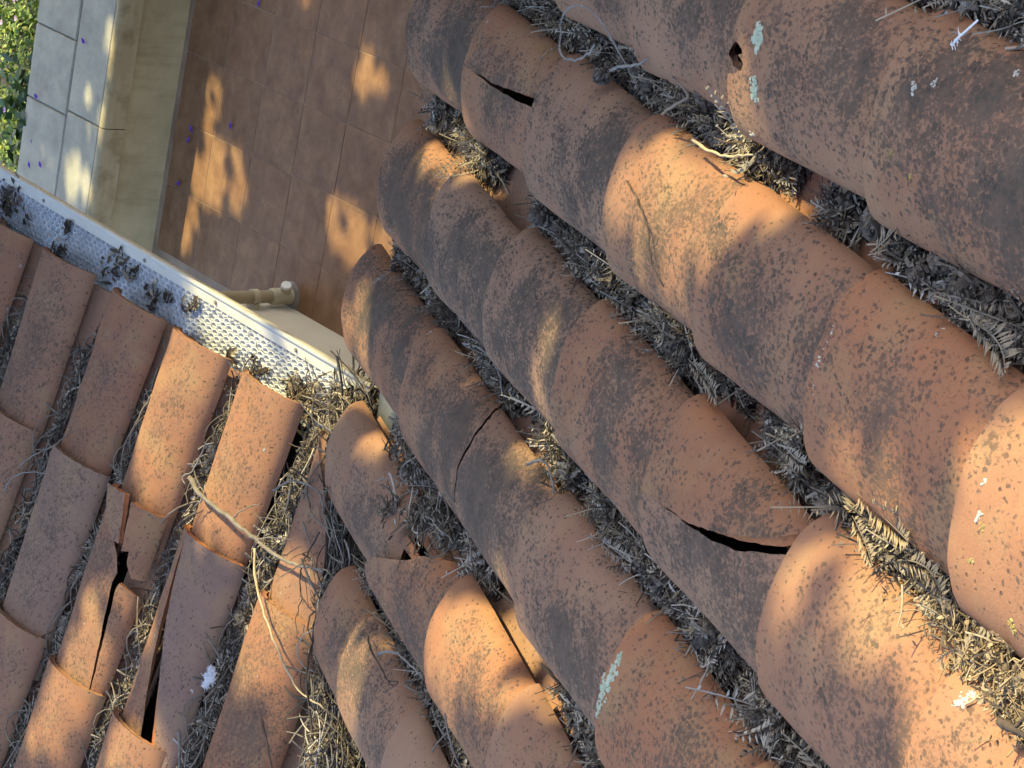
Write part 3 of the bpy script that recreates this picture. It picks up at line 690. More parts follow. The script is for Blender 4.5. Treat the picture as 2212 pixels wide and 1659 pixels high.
FRONDS = [T_frond(rng.uniform(.030, .065), rng.uniform(.014, .023), int(rng.integers(10, 15)), rng.uniform(-2.5, 3.5), .0016) for _ in range(7)]
FLAKES = [T_flake(rng.uniform(.006, .014), rng.uniform(.003, .007)) for _ in range(6)]
CONES = []
for _ in range(3):
    cm = cone_mesh(rng.uniform(.0085, .0135), 6, 9); CONES.append((np.array(cm.v), np.array(tri(cm.f))))

class Litter:
    def __init__(s): s.V = []; s.F = []; s.I = []; s.n = 0
    def scatter(s, temps, P, X, N, mi, pitch=.3, spread=.9):
        """P positions (k,3), X main direction, N surface normal"""
        k = len(P)
        if k == 0: return
        which = rng.integers(0, len(temps), k)
        X = np.broadcast_to(X, (k, 3)); N = np.broadcast_to(N, (k, 3)); Y = np.cross(N, X)
        a = rng.normal(0, spread, k) + math.pi * rng.integers(0, 2, k); pi_ = rng.normal(0, pitch, k); ro = rng.normal(0, .6, k)
        ca, sa, cp, sp, cr, sr = [f(q)[:, None] for q in (a, pi_, ro) for f in (np.cos, np.sin)]
        x = ca * X + sa * Y; y = -sa * X + ca * Y
        x2 = cp * x + sp * N; n2 = -sp * x + cp * N
        y3 = cr * y + sr * n2; n3 = -sr * y + cr * n2
        sc = rng.uniform(.75, 1.25, k)
        for w, (tv, tf) in enumerate(temps):
            ix = np.where(which == w)[0]
            if len(ix) == 0: continue
            A = np.stack([x2[ix], y3[ix], n3[ix]], 1) * sc[ix, None, None]          # k,3(axis),3
            W = np.einsum('va,kac->kvc', tv, A) + P[ix][:, None, :]
            f = tf[None] + (np.arange(len(ix)) * len(tv))[:, None, None] + s.n
            s.V.append(W.reshape(-1, 3)); s.F.append(f.reshape(-1, 3)); s.I.append(np.full(len(ix) * len(tf), mi)); s.n += len(ix) * len(tv)
    def add(s, V, F, mi):
        F = np.array(tri(F)); s.V.append(np.asarray(V, float)); s.F.append(F + s.n); s.I.append(np.full(len(F), mi)); s.n += len(V)
    def build(s, name, label):
        V = np.concatenate(s.V); F = np.concatenate(s.F); I = np.concatenate(s.I)
        o = link(name, mesh_from(name, V, F, [MULCH, NEEDLE, NEEDLE2, SPRIG, CONE, DARKTWIG, GREYSTICK, GOLD], I)); tag(o, label, 'leaf litter', kind='stuff'); return o
def nz(seed):
    r = np.random.default_rng(seed); f = r.uniform(6, 60, 8); p = r.uniform(0, 6.28, 8); a = r.normal(0, 1, 8) / np.sqrt(f / 6)
    return lambda t: sum(a[i] * np.sin(f[i] * t + p[i]) for i in range(8)) / 2.2

def channel(lit, side, latf, t0, t1, dens, half=.040, top=-.004, fib=.5, seed=0, gold=0.0):
    l, u, nn = (lR, uR, nR) if side == 'R' else (lL, uL, nL)
    base = slope_pt(side, 0, 0); latv = np.array([0, 1.0, 0]) if side == 'R' else np.array([1.0, 0, 0])
    hn = nz(seed); wn_ = nz(seed + 1); L = t1 - t0
    amp = .020 if side == 'R' else .011
    prof = lambda t, q: top + amp * np.clip(hn(t * 1.7), -1.4, .45) - .026 * np.abs(q) ** 2.2 - .030 * np.clip(1 - np.minimum(t - t0, t1 - t) / .035, 0, 1) ** 2
    # mound
    nt = max(6, int(L / .008)); nq = 9; ts = np.linspace(t0, t1, nt); V = []
    for t in ts:
        for q in np.linspace(-1, 1, nq): V.append(base + t * u + (latf(t) + q * half) * latv + (prof(t, q) + rng.normal(0, .0022)) * nn)
    F = [(a * nq + b, a * nq + b + 1, (a + 1) * nq + b + 1, (a + 1) * nq + b) for a in range(nt - 1) for b in range(nq - 1)]
    lit.add(V, F, 0)
    def pts(k, sig=.55, up=.004, ext=.0):
        t = rng.uniform(t0 - ext, t1 + ext, 2 * k + 2); t = t[rng.random(len(t)) < .30 + .70 * (hn(t * 1.7) > -.35)][:k]; k = len(t); q = np.clip(rng.normal(0, sig, k), -1.25, 1.25)
        lat = np.array([latf(a) for a in t]) + q * half * (1 + .25 * wn_(t))
        n_ = prof(np.clip(t, t0 + .02, t1 - .02), np.clip(q, -1, 1)) + rng.uniform(-.002, up, k)
        return base + t[:, None] * u + lat[:, None] * latv + n_[:, None] * nn
    D = L * dens; fr = 1.1 - fib
    sf = .55 + .45 * (fib > .7)
    lit.scatter(STEMS, pts(int(1700 * D * sf)), u, nn, 1, .30, 1.2)
    lit.scatter(STEMS, pts(int(1000 * D * sf)), u, nn, 2, .30, 1.2)
    lit.scatter(STEMS, pts(int(1000 * D * sf)), u, nn, 5, .30, 1.2)
    lit.scatter(FLAKES, pts(int(1100 * D)), u, nn, 1, .6, 1.5)
    lit.scatter(FLAKES, pts(int(1200 * D)), u, nn, 5, .6, 1.5)
    lit.scatter(FLAKES, pts(int(900 * D)), u, nn, 3, .6, 1.5)
    lit.scatter(CURLS, pts(int(800 * D), .5, .007), u, nn, 2, .5, 1.5)
    lit.scatter(CURLS, pts(int(800 * D), .5, .007), u, nn, 3, .5, 1.5)
    lit.scatter(CURLS, pts(int(600 * D), .5, .006), u, nn, 5, .5, 1.5)
    lit.scatter(FRONDS, pts(int(330 * D * fr), .48, .007), u, nn, 3, .35, .8)
    lit.scatter(FRONDS, pts(int(240 * D * fr), .48, .007), u, nn, 2, .35, .8)
    lit.scatter(FRONDS, pts(int(260 * D * fr), .48, .007), u, nn, 5, .35, .8)
    lit.scatter(BIGF, pts(int(75 * D * fr), .32, .005, -.03), u, nn, 3, .12, .45)
    lit.scatter(BIGF, pts(int(75 * D * fr), .32, .005, -.03), u, nn, 2, .12, .45)
    lit.scatter(LONGS, pts(int(280 * D * (fib - .1)), .5, .008), u, nn, 1, .16, .55)
    lit.scatter(LONGS, pts(int(240 * D * (fib - .1)), .5, .010), u, nn, 2, .18, .6)
    lit.scatter(LONGS, pts(int(200 * D * (fib - .1)), .5, .010), u, nn, 5, .18, .6)
    if fib > .7: lit.scatter(ROOTS, pts(int(50 * D), .45, .010), u, nn, 6, .06, .25)
    lit.scatter(TWIGS, pts(int(7 * D), .5, .004), u, nn, 6, .15, .7)
    lit.scatter(CONES, pts(int(15 * D * fr), .40, .006), u, nn, 4, .8, 1.5)
    if gold: lit.scatter(FRONDS, pts(int(260 * L * gold), .5, .009), u, nn, 7, .3, .8)

RCH = {-0.5: None}
names = {0: 'leaf litter and stems packed beside the cut tiles at the valley', 1: 'needle litter between the first and second tile columns right of the valley', 2: 'needle and cone litter between the second and third columns right of the valley',
         3: 'dense frond litter between the third and fourth columns right of the valley', 4: 'grey frond and cone litter between the fourth column and the largest upper right column', 5: 'dark litter in the channel at the upper right corner'}
spans = {0: [(.06, 1.2, 1.0)], 1: [(.085, .64, 1.0), (.945, 1.7, 1.0)], 2: [(-.13, .33, .9), (.43, .63, .9), (.69, 1.75, 1.0)],
         3: [(-.045, .315, .9), (.485, .575, .6), (.60, 1.245, 1.0), (1.325, 1.84, 1.0), (1.86, 2.1, 1.0)], 4: [(-.1, 1.235, 1.0), (1.335, 1.56, .8), (1.545, 2.1, .85)], 5: [(.7, 1.72, .9)]}
for c, sp in spans.items():
    lit = Litter()
    for i, (a, b, d) in enumerate(sp):
        f = lambda t, c=c: (YC[c] + YC[c + 1]) / 2 + .5 * (YW[c] + YW[c + 1]) * t + .004
        channel(lit, 'R', f, a, b, d, seed=300 + 10 * c + i, fib=.75 if c == 0 else .35, half=.040, top=-.010 if c != 4 else -.016, gold=.5 if (c, i) in ((3, 3), (4, 0)) else (.35 if (c, i) == (2, 2) else .06))
    lit.build('leaf_litter', names[c])
lnames = {0: 'sunlit straw coloured litter between the two left roof columns nearest the valley', 1: 'stringy litter between the second and third left roof columns from the valley', 2: 'stringy grey litter between the third and fourth left roof columns from the valley',
          3: 'grey litter between the fourth and fifth left roof columns from the valley', 4: 'dark litter in the left roof channel by the left picture edge', -1: 'tangled litter under the valley edge of the left roof'}
for c in range(0, 5):
    lit = Litter(); f = lambda t, c=c: (FOOTL[c + 1] + LX[c] - WL) / 2 + .002
    a = {0: .02, 1: .12, 2: .10, 3: .06, 4: .0}[c]
    channel(lit, 'L', f, a, 1.0, 1.0, half=.027, top=-.015, fib=1.0, seed=400 + c * 3)
    lit.build('leaf_litter', lnames[c])
lit = Litter(); channel(lit, 'L', lambda t: (FOOTL[0] + LX[-1] - WL) / 2 + .004, .03, 1.0, 1.2, half=.036, top=-.006, fib=1.0, seed=450)
lit.build('leaf_litter', lnames[-1])

# the valley itself: a heap running up between both slopes
lit = Litter()
vA = np.array([valley_x(.02), .02, 0.0]); vdir = unit(np.array([valley_x(-1.0), -1.0, sL * 1.0]) - np.array([valley_x(0), 0, 0])); vn = unit(nR + nL); vs = np.cross(vn, vdir)
vorg = np.array([valley_x(0), 0, 0])
hv = nz(777)
def vheap(t, q): return -.012 + .018 * (1 - q * q) + .010 * hv(t * 2) - .02 * np.clip(1 - (t + .06) / .05, 0, 1)
V = []; nt, nq = 120, 11
for t in np.linspace(-.06, 1.0, nt):
    for q in np.linspace(-1, 1, nq): V.append(vorg + t * vdir + (q * .062) * vs + (vheap(t, q) + rng.normal(0, .003)) * vn)
lit.add(V, [(a * nq + b, a * nq + b + 1, (a + 1) * nq + b + 1, (a + 1) * nq + b) for a in range(nt - 1) for b in range(nq - 1)], 0)
def vp(k, up=.01, s=.6):
    t = rng.uniform(-.07, 1.0, k); q = np.clip(rng.normal(0, s, k), -1.5, 1.5)
    return vorg + t[:, None] * vdir + (q * .055)[:, None] * vs + (vheap(t, np.clip(q, -1, 1)) + rng.uniform(0, up, k))[:, None] * vn
for temps, k, mi, pi_, sp_, up_ in ((STEMS, 6000, 1, .4, 1.2, .010), (STEMS, 2500, 2, .4, 1.2, .012), (LONGS, 700, 1, .2, .7, .016), (LONGS, 420, 2, .22, .7, .018), (ROOTS, 170, 6, .10, .40, .026), (ROOTS, 130, 5, .10, .40, .026), (ROOTS, 150, 2, .10, .45, .032), (ROOTS, 110, 1, .10, .45, .034), (CURLS, 700, 5, .5, 1.5, .010), (CURLS, 500, 2, .5, 1.5, .010), (FRONDS, 160, 3, .3, 1, .012), (TWIGS, 90, 6, .2, .8, .014), (TWIGS, 60, 5, .2, .8, .014), (FLAKES, 1500, 1, .6, 1.5, .008), (CONES, 12, 4, 1, 1, .008)):
    lit.scatter(temps, vp(k, up_), vdir, vn, mi, pi_, sp_)
lit.build('leaf_litter', 'tangled heap of dry stems and twigs filling the valley between the two roofs')

# tufts on the gutter guard
lit = Litter()
for (x, y, r, k) in ((25, 425, 24, 110), (12, 440, 18, 110), (60, 470, 10, 20), (150, 490, 12, 40), (262, 560, 20, 60), (290, 590, 14, 40), (240, 592, 18, 40), (362, 640, 9, 25), (410, 660, 14, 50), (130, 555, 26, 100), (330, 640, 16, 60), (690, 892, 36, 220), (742, 872, 26, 110), (640, 850, 20, 80), (560, 800, 16, 50), (500, 770, 12, 30)):
    c = ZP(x, y, -.018); rr = r / 900
    P = c + np.stack([rng.normal(0, rr * .7, k), rng.normal(0, rr * .6, k), rng.uniform(0, .006, k)], 1); x_, z_ = np.array([1.0, 0, 0]), np.array([0, 0, 1.0])
    kk = 1.0 if x > 600 else .5
    lit.scatter(STEMS, P[: int(k * .3 * kk)], x_, z_, 1, .15, 1.5); lit.scatter(FLAKES, P[: k // 3], x_, z_, 5, .3, 1.5); lit.scatter(CURLS, P[: int(k * .3 * kk)], x_, z_, 5, .25, 1.5); lit.scatter(CURLS, P[k // 2: k // 2 + int(k * .2 * kk)], x_, z_, 1, .25, 1.5)
    if x > 600: lit.scatter(LONGS, P[: k // 9], x_, z_, 1, .15, 1.5); lit.scatter(FRONDS, P[: k // 10], x_, z_, 7, .2, 1.5)
lit.build('leaf_litter', 'tufts of dead needles lying on the white gutter guard')

# ------------------------------------------------------------------ single twigs, fronds, cones and small finds
def stick(name, label, cat, pts, rad, mat, side='R', wobble=.0006, n=7, group=None, branches=()):
    """pts: (x, y, height above the slope)"""
    f = RP if side == 'R' else LP
    P = [f(x, y, h) for x, y, h in pts]; c = P[0]
    e = empty(name, c); m = MB(); path = smooth_path(P, 5, wobble)
    r = np.linspace(rad, rad * .55, len(path)) * (1 + .12 * rng.normal(0, 1, len(path)))
    m.tube([p - c for p in path], r, n); m.build('stem', mat, e, smooth=True)
    for bp, br in branches:
        Q = smooth_path([f(x, y, h) for x, y, h in bp], 4, wobble); m = MB(); m.tube([p - c for p in Q], np.linspace(br, br * .45, len(Q)), 5); m.build('side_shoot', mat, e, smooth=True)
    return tag(e, label, cat, group)
stick('twig', 'thick grey stick lying across the sunlit left tiles towards the valley', 'twig', [(410, 1032, .052), (440, 1075, .056), (500, 1122, .060), (553, 1165, .058), (605, 1207, .06), (660, 1225, .065), (700, 1232, .06)], .0045, GREYSTICK, 'L', .0012,
      branches=[([(500, 1122, .06), (520, 1105, .055), (560, 1090, .05)], .0018), ([(553, 1165, .058), (590, 1160, .06), (640, 1165, .05)], .0016), ([(440, 1075, .056), (425, 1090, .05), (418, 1110, .045)], .0018)])
stick('stem', 'long pale curved stem lying over the left tiles and into the valley', 'stem', [(549, 1185, .052), (552, 1255, .056), (572, 1330, .06), (604, 1410, .06), (645, 1490, .05), (700, 1530, .05)], .0024, STRAWTWIG, 'L')
stick('stem', 'thin dark wavy stem hanging along the smashed tile', 'stem', [(298, 1290, .03), (296, 1340, .035), (300, 1400, .04), (303, 1440, .04), (285, 1500, .03)], .0012, GREYSTICK, 'L')
stick('twig', 'bare branching dark twig on the cut wedge tiles by the valley', 'twig', [(690, 1150, .06), (668, 1190, .062), (650, 1235, .06), (652, 1290, .055), (690, 1330, .05)], .0016, DARKTWIG, 'L', .0008,
      branches=[([(650, 1235, .06), (660, 1262, .055), (665, 1310, .05)], .0010), ([(652, 1290, .055), (640, 1330, .05), (640, 1380, .045)], .001), ([(668, 1190, .062), (640, 1200, .055), (620, 1215, .05)], .001), ([(658, 1210, .062), (680, 1235, .06), (700, 1240, .055)], .001)])
stick('twig', 'short broken stick standing up at the bottom edge on the left tiles', 'twig', [(386, 1578, .075), (388, 1610, .062), (387, 1665, .045)], .0034, GREYSTICK, 'L', .0003)
stick('twig', 'thin straight dry twig at the lower left valley edge', 'twig', [(563, 1550, .05), (575, 1600, .05), (590, 1665, .045)], .0024, DARKTWIG, 'L')
stick('twig', 'grey forked twig crossing the valley litter with pale end', 'twig', [(590, 1060, .05), (625, 1040, .058), (660, 1045, .062), (690, 1065, .06), (700, 1110, .06), (712, 1180, .06)], .0022, GREYSTICK, 'L', .0008, branches=[([(690, 1065, .06), (715, 1060, .06), (735, 1075, .06)], .0014)])
stick('stem', 'pale bent stem over the litter beside the cut lower tiles', 'stem', [(818, 1414, .03), (838, 1408, .035), (859, 1412, .038), (881, 1432, .036), (915, 1468, .03)], .0022, VINE, 'R')
stick('twig', 'thin brown twig bent over the sooty cut tile', 'twig', [(792, 1370, .035), (800, 1400, .04), (822, 1440, .045), (838, 1470, .045), (850, 1482, .045)], .0016, DARKTWIG, 'R', branches=[([(838, 1470, .045), (860, 1475, .04), (832, 1495, .04)], .0012)])
stick('vine', 'pale dry vine looped in a curl at the top of the picture', 'vine', [(1283, 98, .055), (1272, 116, .056), (1243, 130, .056), (1216, 122, .055), (1209, 100, .055), (1213, 72, .05), (1211, 48, .05), (1224, 22, .05), (1248, 12, .05), (1274, 20, .05), (1300, 48, .045), (1325, 92, .04), (1352, 140, .03), (1372, 180, .02)], .0014, VINE, 'R', .0006)
stick('vine', 'pale thin vine crossing the litter below the curled vine', 'vine', [(1320, 150, .03), (1345, 143, .035), (1380, 138, .036), (1405, 125, .03)], .0022, VINE, 'R')
stick('twig', 'brown twig forked over the litter near the top channel', 'twig', [(1430, 247, .035), (1455, 228, .04), (1485, 210, .038), (1470, 185, .03), (1445, 160, .02)], .0016, GREYSTICK, 'R')
stick('stem', 'hair thin dark stem lying on the sunlit tile', 'stem', [(1355, 392, .044), (1380, 440, .046), (1402, 510, .046), (1408, 560, .044), (1428, 610, .036), (1445, 650, .02)], .0011, DARKTWIG, 'R', .0008)
stick('twig', 'short brown hooked twig resting on the tile by the sunlit fronds', 'twig', [(1140, 1003, .03), (1160, 994, .034), (1180, 1000, .036), (1190, 1030, .036), (1197, 1066, .034)], .0022, GREYSTICK, 'R', .0005)
stick('stem', 'curved straw stem lying along the lit channel edge', 'stem', [(1495, 300, .028), (1530, 325, .03), (1575, 338, .03), (1625, 335, .028)], .0018, STRAWTWIG, 'R')
stick('twig', 'small dark forked twig lying on the lit tile at the lower right edge', 'twig', [(2160, 1560, .045), (2185, 1575, .046), (2215, 1590, .045)], .0034, DARKTWIG, 'R', branches=[([(2185, 1575, .046), (2205, 1560, .045), (2215, 1545, .04)], .002)])
stick('stem', 'wiry stem arching along the upper edge of the first tile column', 'stem', [(905, 970, .02), (935, 1020, .03), (975, 1080, .03), (1010, 1150, .028), (1020, 1230, .02)], .0016, GREYSTICK, 'R')
stick('stem', 'wiry stem hanging below the second tile column near its eave', 'stem', [(1000, 740, .01), (1035, 752, .015), (1062, 775, .02), (1078, 810, .015), (1085, 850, .01)], .0016, VINE, 'R')
for i, (pts, lab) in enumerate([([(40, 1010, .03), (70, 985, .04), (110, 965, .04), (150, 930, .03), (165, 860, .02)], 'wiry grey stem looping over the dark tiles at the left edge'),
                               ([(10, 1060, .045), (30, 1030, .05), (70, 1020, .05), (110, 1025, .03)], 'wiry stem arched over the far left tile'),
                               ([(175, 780, .02), (165, 830, .025), (160, 870, .02), (130, 940, .02)], 'grey stem lying in the channel left of the shaded tile'),
                               ([(330, 850, .015), (300, 900, .02), (270, 960, .025), (262, 1010, .02)], 'grey stem lying in the channel left of the brightly lit tile'),
                               ([(445, 960, .02), (420, 1010, .03), (395, 1030, .035), (400, 1045, .035)], 'pale stem curling at the end of the thick grey stick'),
                               ([(375, 1145, .03), (400, 1125, .035), (440, 1100, .03)], 'straw twig poking out below the brightly lit tile'),
                               ([(655, 1130, .05), (670, 1180, .055), (685, 1240, .055), (700, 1300, .05), (690, 1380, .05)], 'grey root like stem running down the valley'),
                               ([(705, 960, .05), (720, 1040, .055), (715, 1110, .05), (735, 1190, .05), (745, 1260, .04)], 'dark root like stem running up the head of the valley'),
                               ([(680, 1350, .05), (672, 1420, .055), (690, 1500, .05), (700, 1560, .04)], 'brown root like stem in the lower valley litter')]):
    stick('stem', lab, 'stem', pts, .0016, [GREYSTICK, VINE, DARKTWIG][i % 3], 'L', .0008)

def frond_thing(label, x, y, x2, y2, h, W, mat, side='R', roll=0.0):
    f = RP if side == 'R' else LP; nn = nR if side == 'R' else nL
    a, b = f(x, y, h), f(x2, y2, h + .004); L = np.linalg.norm(b - a); X = unit(b - a); Y = unit(np.cross(nn, X)); N = np.cross(X, Y)
    E = np.array(Matrix.Rotation(roll, 3, 'X')); A = np.stack([X, Y, N], 1) @ E
    V, F = T_frond(L, W, max(10, int(L / .0038)), .25, .0017)
    e = link('conifer_frond', mesh_from('conifer_frond', V, F, [mat]), None, frame((a + b) / 2, A[:, 0], A[:, 1], A[:, 2]))
    return tag(e, label, 'frond', 'dead conifer fronds on the litter')
for (x, y, x2, y2, h, W, mt, lab) in [(1865, 1075, 1975, 1180, .020, .034, GOLD, 'large golden frond lying in the litter right of the curved crack'), (1848, 1120, 1890, 1225, .022, .026, GOLD, 'golden frond hanging down from the litter beside the curved crack'),
        (1890, 545, 1955, 470, .016, .030, SPRIG, 'grey brown frond sticking out above the large tile'), (2125, 690, 2190, 795, .010, .036, SPRIG, 'flat frond with clear leaflets at the right picture edge'),
        (2090, 1285, 2160, 1370, .012, .030, NEEDLE2, 'grey frond at the lower end of the golden litter'), (1960, 1180, 2060, 1290, .020, .030, GOLD, 'golden frond further down the litter strip'),
        (2070, 640, 2120, 720, .012, .028, SPRIG, 'pale frond beside the round grey cone'), (1410, 660, 1440, 730, .016, .024, SPRIG, 'small brown frond spilling over the third column'),
        (1150, 905, 1200, 985, .018, .030, GOLD, 'sunlit fan of fronds below the second column'), (1500, 780, 1560, 870, .014, .028, SPRIG, 'brown frond at the end of the dense litter'),
        (1700, 975, 1745, 1010, .018, .022, NEEDLE2, 'short grey frond poking from the thin litter'), (1310, 1175, 1375, 1225, .016, .026, NEEDLE2, 'grey frond lying across the litter of the second channel'),
        (690, 905, 720, 985, .03, .028, GOLD, 'bright straw frond at the head of the valley')]:
    frond_thing(lab, x, y, x2, y2, h, W, mt, 'R', rng.normal(0, .3))
def cone_thing(label, x, y, h, R, side='R', mat=None):
    f = RP if side == 'R' else LP
    m = cone_mesh(R, 8, 10); e = m.build('seed_cone', mat or CONE, None, Matrix.Translation(tuple(f(x, y, h - .006))) @ Matrix.Rotation(rng.uniform(0, 3), 4, 'X') @ Matrix.Rotation(rng.uniform(0, 6), 4, 'Z'))
    return tag(e, label, 'cone', 'small conifer cones in the litter')
for (x, y, h, R, lab) in [(2085, 612, .012, .0135, 'largest round grey cone on the litter at the upper right'), (2035, 560, .010, .011, 'small grey cone just above the largest cone'), (1990, 592, .012, .011, 'dark cone left of the largest cone'),
        (1172, 466, .020, .015, 'grey cone sitting alone where the third column channel is clear'), (1905, 480, .012, .016, 'cone half buried in litter above the large plain tile'), (1210, 490, .008, .010, 'small cone at the start of the dense litter strip'),
        (1455, 745, .014, .011, 'cone in the middle of the dense litter strip'), (1530, 745, .012, .011, 'cone near the lower end of the dense litter strip'), (880, 1110, .03, .011, 'dark cone beside the chipped eave tile'),
        (1300, 165, .03, .010, 'tiny cone on the tile edge below the curled vine'), (1525, 205, .012, .012, 'cone in the top channel above the sunlit tile'), (1400, 185, .01, .012, 'cone under the end of the pale vine')]:
    cone_thing(lab, x, y, h, R)
m = MB()
for k in range(5): m.tube([(0, 0, -.006 + .0024 * k), (0, 0, -.0036 + .0024 * k)], [.006 * math.sin(.25 + .58 * k), .006 * math.sin(.25 + .58 * (k + 1))], 9)
e = m.build('seed_ball', DARKTWIG, None, Matrix.Translation(tuple(RP(850, 579, .012))), smooth=True); tag(e, 'small round brown seed ball hanging at the eave between two columns', 'seed')
# chip fragment lying on the first column
sid[0] += 1; V, F = barrel(L=.085, seed=sid[0], w0=.094, w1=.093, h0=.049, h1=.048, th=.007, tlo=lambda v: 1.95 + .5 * (1 - np.sin(v * 3.1)), thi=lambda v: 2.95 + 0 * v, vlo=lambda s: .35 * s, nu=16, nv=8, lift0=.0065, lift1=.004)
e = link('tile_flake', mesh_from('tile_flake', V, F, [TM], smooth=True), None, tile_M('R', tR(848, 1075, .04), YC[1] + .002, -.001, .12)); tag(e, 'flat terracotta flake resting on the broken eave tile under dark litter', 'tile flake')
lit = Litter()
for (x, y, k, h) in ((850, 1095, 90, .040), (905, 1110, 160, .034), (940, 1100, 150, .026), (960, 1150, 130, .02), (880, 1000, 60, .03), (860, 960, 60, .03)):
    P = RP(x, y, h) + rng.normal(0, .009, (k, 3)); lit.scatter(STEMS, P, uR, nR, 1, .4, 1.5); lit.scatter(FLAKES, P[::3], uR, nR, 2, .4, 1.5); lit.scatter(LONGS, P[::14], uR, nR, 2, .2, 1.5)
lit.build('leaf_litter', 'dark crumbly litter caught on the broken eave tile')
# bright shredded straw at the lower right edge
lit = Litter(); P = RP(2185, 1500, .012) + uR * rng.normal(0, .05, (500, 1)) + np.array([0, 1.0, 0]) * rng.normal(0, .016, (500, 1)) + nR * rng.uniform(0, .016, (500, 1))
lit.scatter(STEMS, P, uR, nR, 7, .4, 1.5); lit.scatter(FLAKES, P[:300], uR, nR, 7, .5, 1.5); lit.scatter(FRONDS, P[:40], uR, nR, 7, .3, 1.2); lit.build('leaf_litter', 'bright shredded straw bundle at the lower right picture edge')

# white down, feather, petals
def blob(R, n=60, amp=.35):
    m = MB()
    for k in range(n):
        c0 = rng.normal(0, R * .42, 3); c0[2] *= .6; d = unit(rng.normal(0, 1, 3)) * R * rng.uniform(.25, .6); b = rng.normal(0, R * .12, 3); m.tube([c0 - d, c0 + b, c0 + d], [R * .03, R * .06, R * .02], 4)
    return m
e = empty('down_tuft', LP(450, 1465, .046))
for dx, dy, R in ((0, 0, .013), (.006, .016, .012), (-.004, -.014, .010), (.008, .004, .010)):
    blob(R * .75, 170).build('down', FLUFF, e, Matrix.Translation((dx, dy, 0)))
tag(e, 'fluffy white down tuft stuck on the bluish split tile', 'feather down')
e = blob(.004, 14).build('down_tuft', FLUFF, None, Matrix.Translation(tuple(LP(415, 1493, .046)))); tag(e, 'tiny white speck of down left of the larger tuft', 'feather down')
e = empty('feather', RP(2065, 85, .05)); c = np.array(e.location)
m = MB(); m.tube([RP(2112, 44, .055) - c, RP(2092, 62, .056) - c, RP(2062, 88, .052) - c], .0009, 5); m.build('quill', FLUFF, e)
m = MB()
for k in range(26):
    q = k / 26; p = (RP(2078, 75, .053) * (1 - q) + RP(2052, 98, .051) * q) - c
    m.tube([p, p + np.array([rng.normal(.002, .002), rng.normal(0, .0035), rng.uniform(.0, .002)])], [.0006, .0003], 3)
m.build('vane', FLUFF, e); tag(e, 'small white feather with thin quill on the upper right tile', 'feather')
pet = MB(); pet.add([(-.010, 0, 0), (0, -.0065, .002), (.012, 0, .003), (0, .0065, .002), (0, 0, -.002)], [(0, 1, 4), (1, 2, 4), (2, 3, 4), (3, 0, 4)]); pm = mesh_from('petal', pet.v, pet.f, [PETAL])
for i, (x, y, z) in enumerate([(181, 89, CT), (79, 208, CT), (64, 356, CT), (88, 356, CT), (68, 305, CT), (414, 279, FLZ), (407, 303, FLZ), (499, 272, FLZ), (386, 396, FLZ), (560, 8, FLZ)]):
    lab = ['purple petal on the inner row of coping slabs near the top', 'purple petal at the outer coping edge by the shrub', 'left one of the two petals side by side on the coping', 'right one of the two petals side by side on the coping', 'tiny dark petal alone on the outer coping row',
           'upper one of two petals on the terrace beside the wall', 'lower one of two petals on the terrace beside the wall', 'lone petal on the shaded terrace tiles away from the wall', 'petal on the terrace at the foot of the wall below the others', 'petal on the terrace at the top picture edge'][i]
    o = link('petal', pm, None, Matrix.Translation(tuple(ZP(x, y, z + .006))) @ Matrix.Rotation(rng.uniform(0, 3), 4, 'Z') @ Matrix.Scale(1.6 if i != 4 else .8, 4)); tag(o, lab, 'petal', 'fallen purple petals')

# lichen crusts (laid on the tile surface that is seen at each point)
bpy.context.view_layer.update(); DG = bpy.context.evaluated_depsgraph_get()
def SP(x, y):
    o_ = Vector(CAM); d = Vector(ray(x, y)).normalized()
    for _ in range(60):
        ok, loc, nor, idx, ob, mm = SC.ray_cast(DG, o_, d)
        if not ok: return None, None
        if ob.name.startswith(('roof_tile', 'tile_fragment', 'pan_tile')):
            n_ = np.array(nor); return np.array(loc), (n_ if n_ @ np.array(d) < 0 else -n_)
        o_ = loc + d * .0005
    return None, None
def crust(pts, w, mat, label, side='R', h=.046, name='lichen_patch', k=60):
    """irregular thin crust following a line of picture points on the tile crest"""
    XY = smooth_path([np.array([x, y, 0.0]) for x, y, hh in pts], 8); PN = [SP(p[0], p[1]) for p in XY]; PN = [a for a in PN if a[0] is not None]; P = [a[0] for a in PN]; NN = [a[1] for a in PN]; c = P[0]; m = MB()
    for _ in range(k):
        q = rng.uniform(0, len(P) - 1.001); i = int(q); nn = unit(NN[i]); p = P[i] * (1 - q + i) + P[i + 1] * (q - i); env = math.sin(math.pi * min(max(q / (len(P) - 1), .08), .95)) ** .6
        dd = rng.normal(0, w * .36 * env, 3); p = p + dd - nn * (dd @ nn) - nn * abs(rng.normal(0, .0004)); R = w * rng.uniform(.14, .40) * (.45 + .55 * env); n = 8
        t1 = unit(np.cross(nn, [0.3, .5, .1])); t2 = np.cross(nn, t1); rr = rng.uniform(.6, 1.15, n)
        lo = [p + R * rr[a] * (math.cos(2 * math.pi * a / n) * t1 + math.sin(2 * math.pi * a / n) * t2) - nn * .002 for a in range(n)]
        hi = [p + .72 * R * rr[a] * (math.cos(2 * math.pi * a / n) * t1 + math.sin(2 * math.pi * a / n) * t2) + nn * rng.uniform(.0003, .0013) for a in range(n)]
        m.add([v - c for v in lo + hi], [(a, (a + 1) % n, n + (a + 1) % n, n + a) for a in range(n)] + [tuple(range(n, 2 * n))])
    o = m.build(name, mat, None, Matrix.Translation(tuple(c))); return tag(o, label, 'lichen', 'lichen crusts on the right roof')
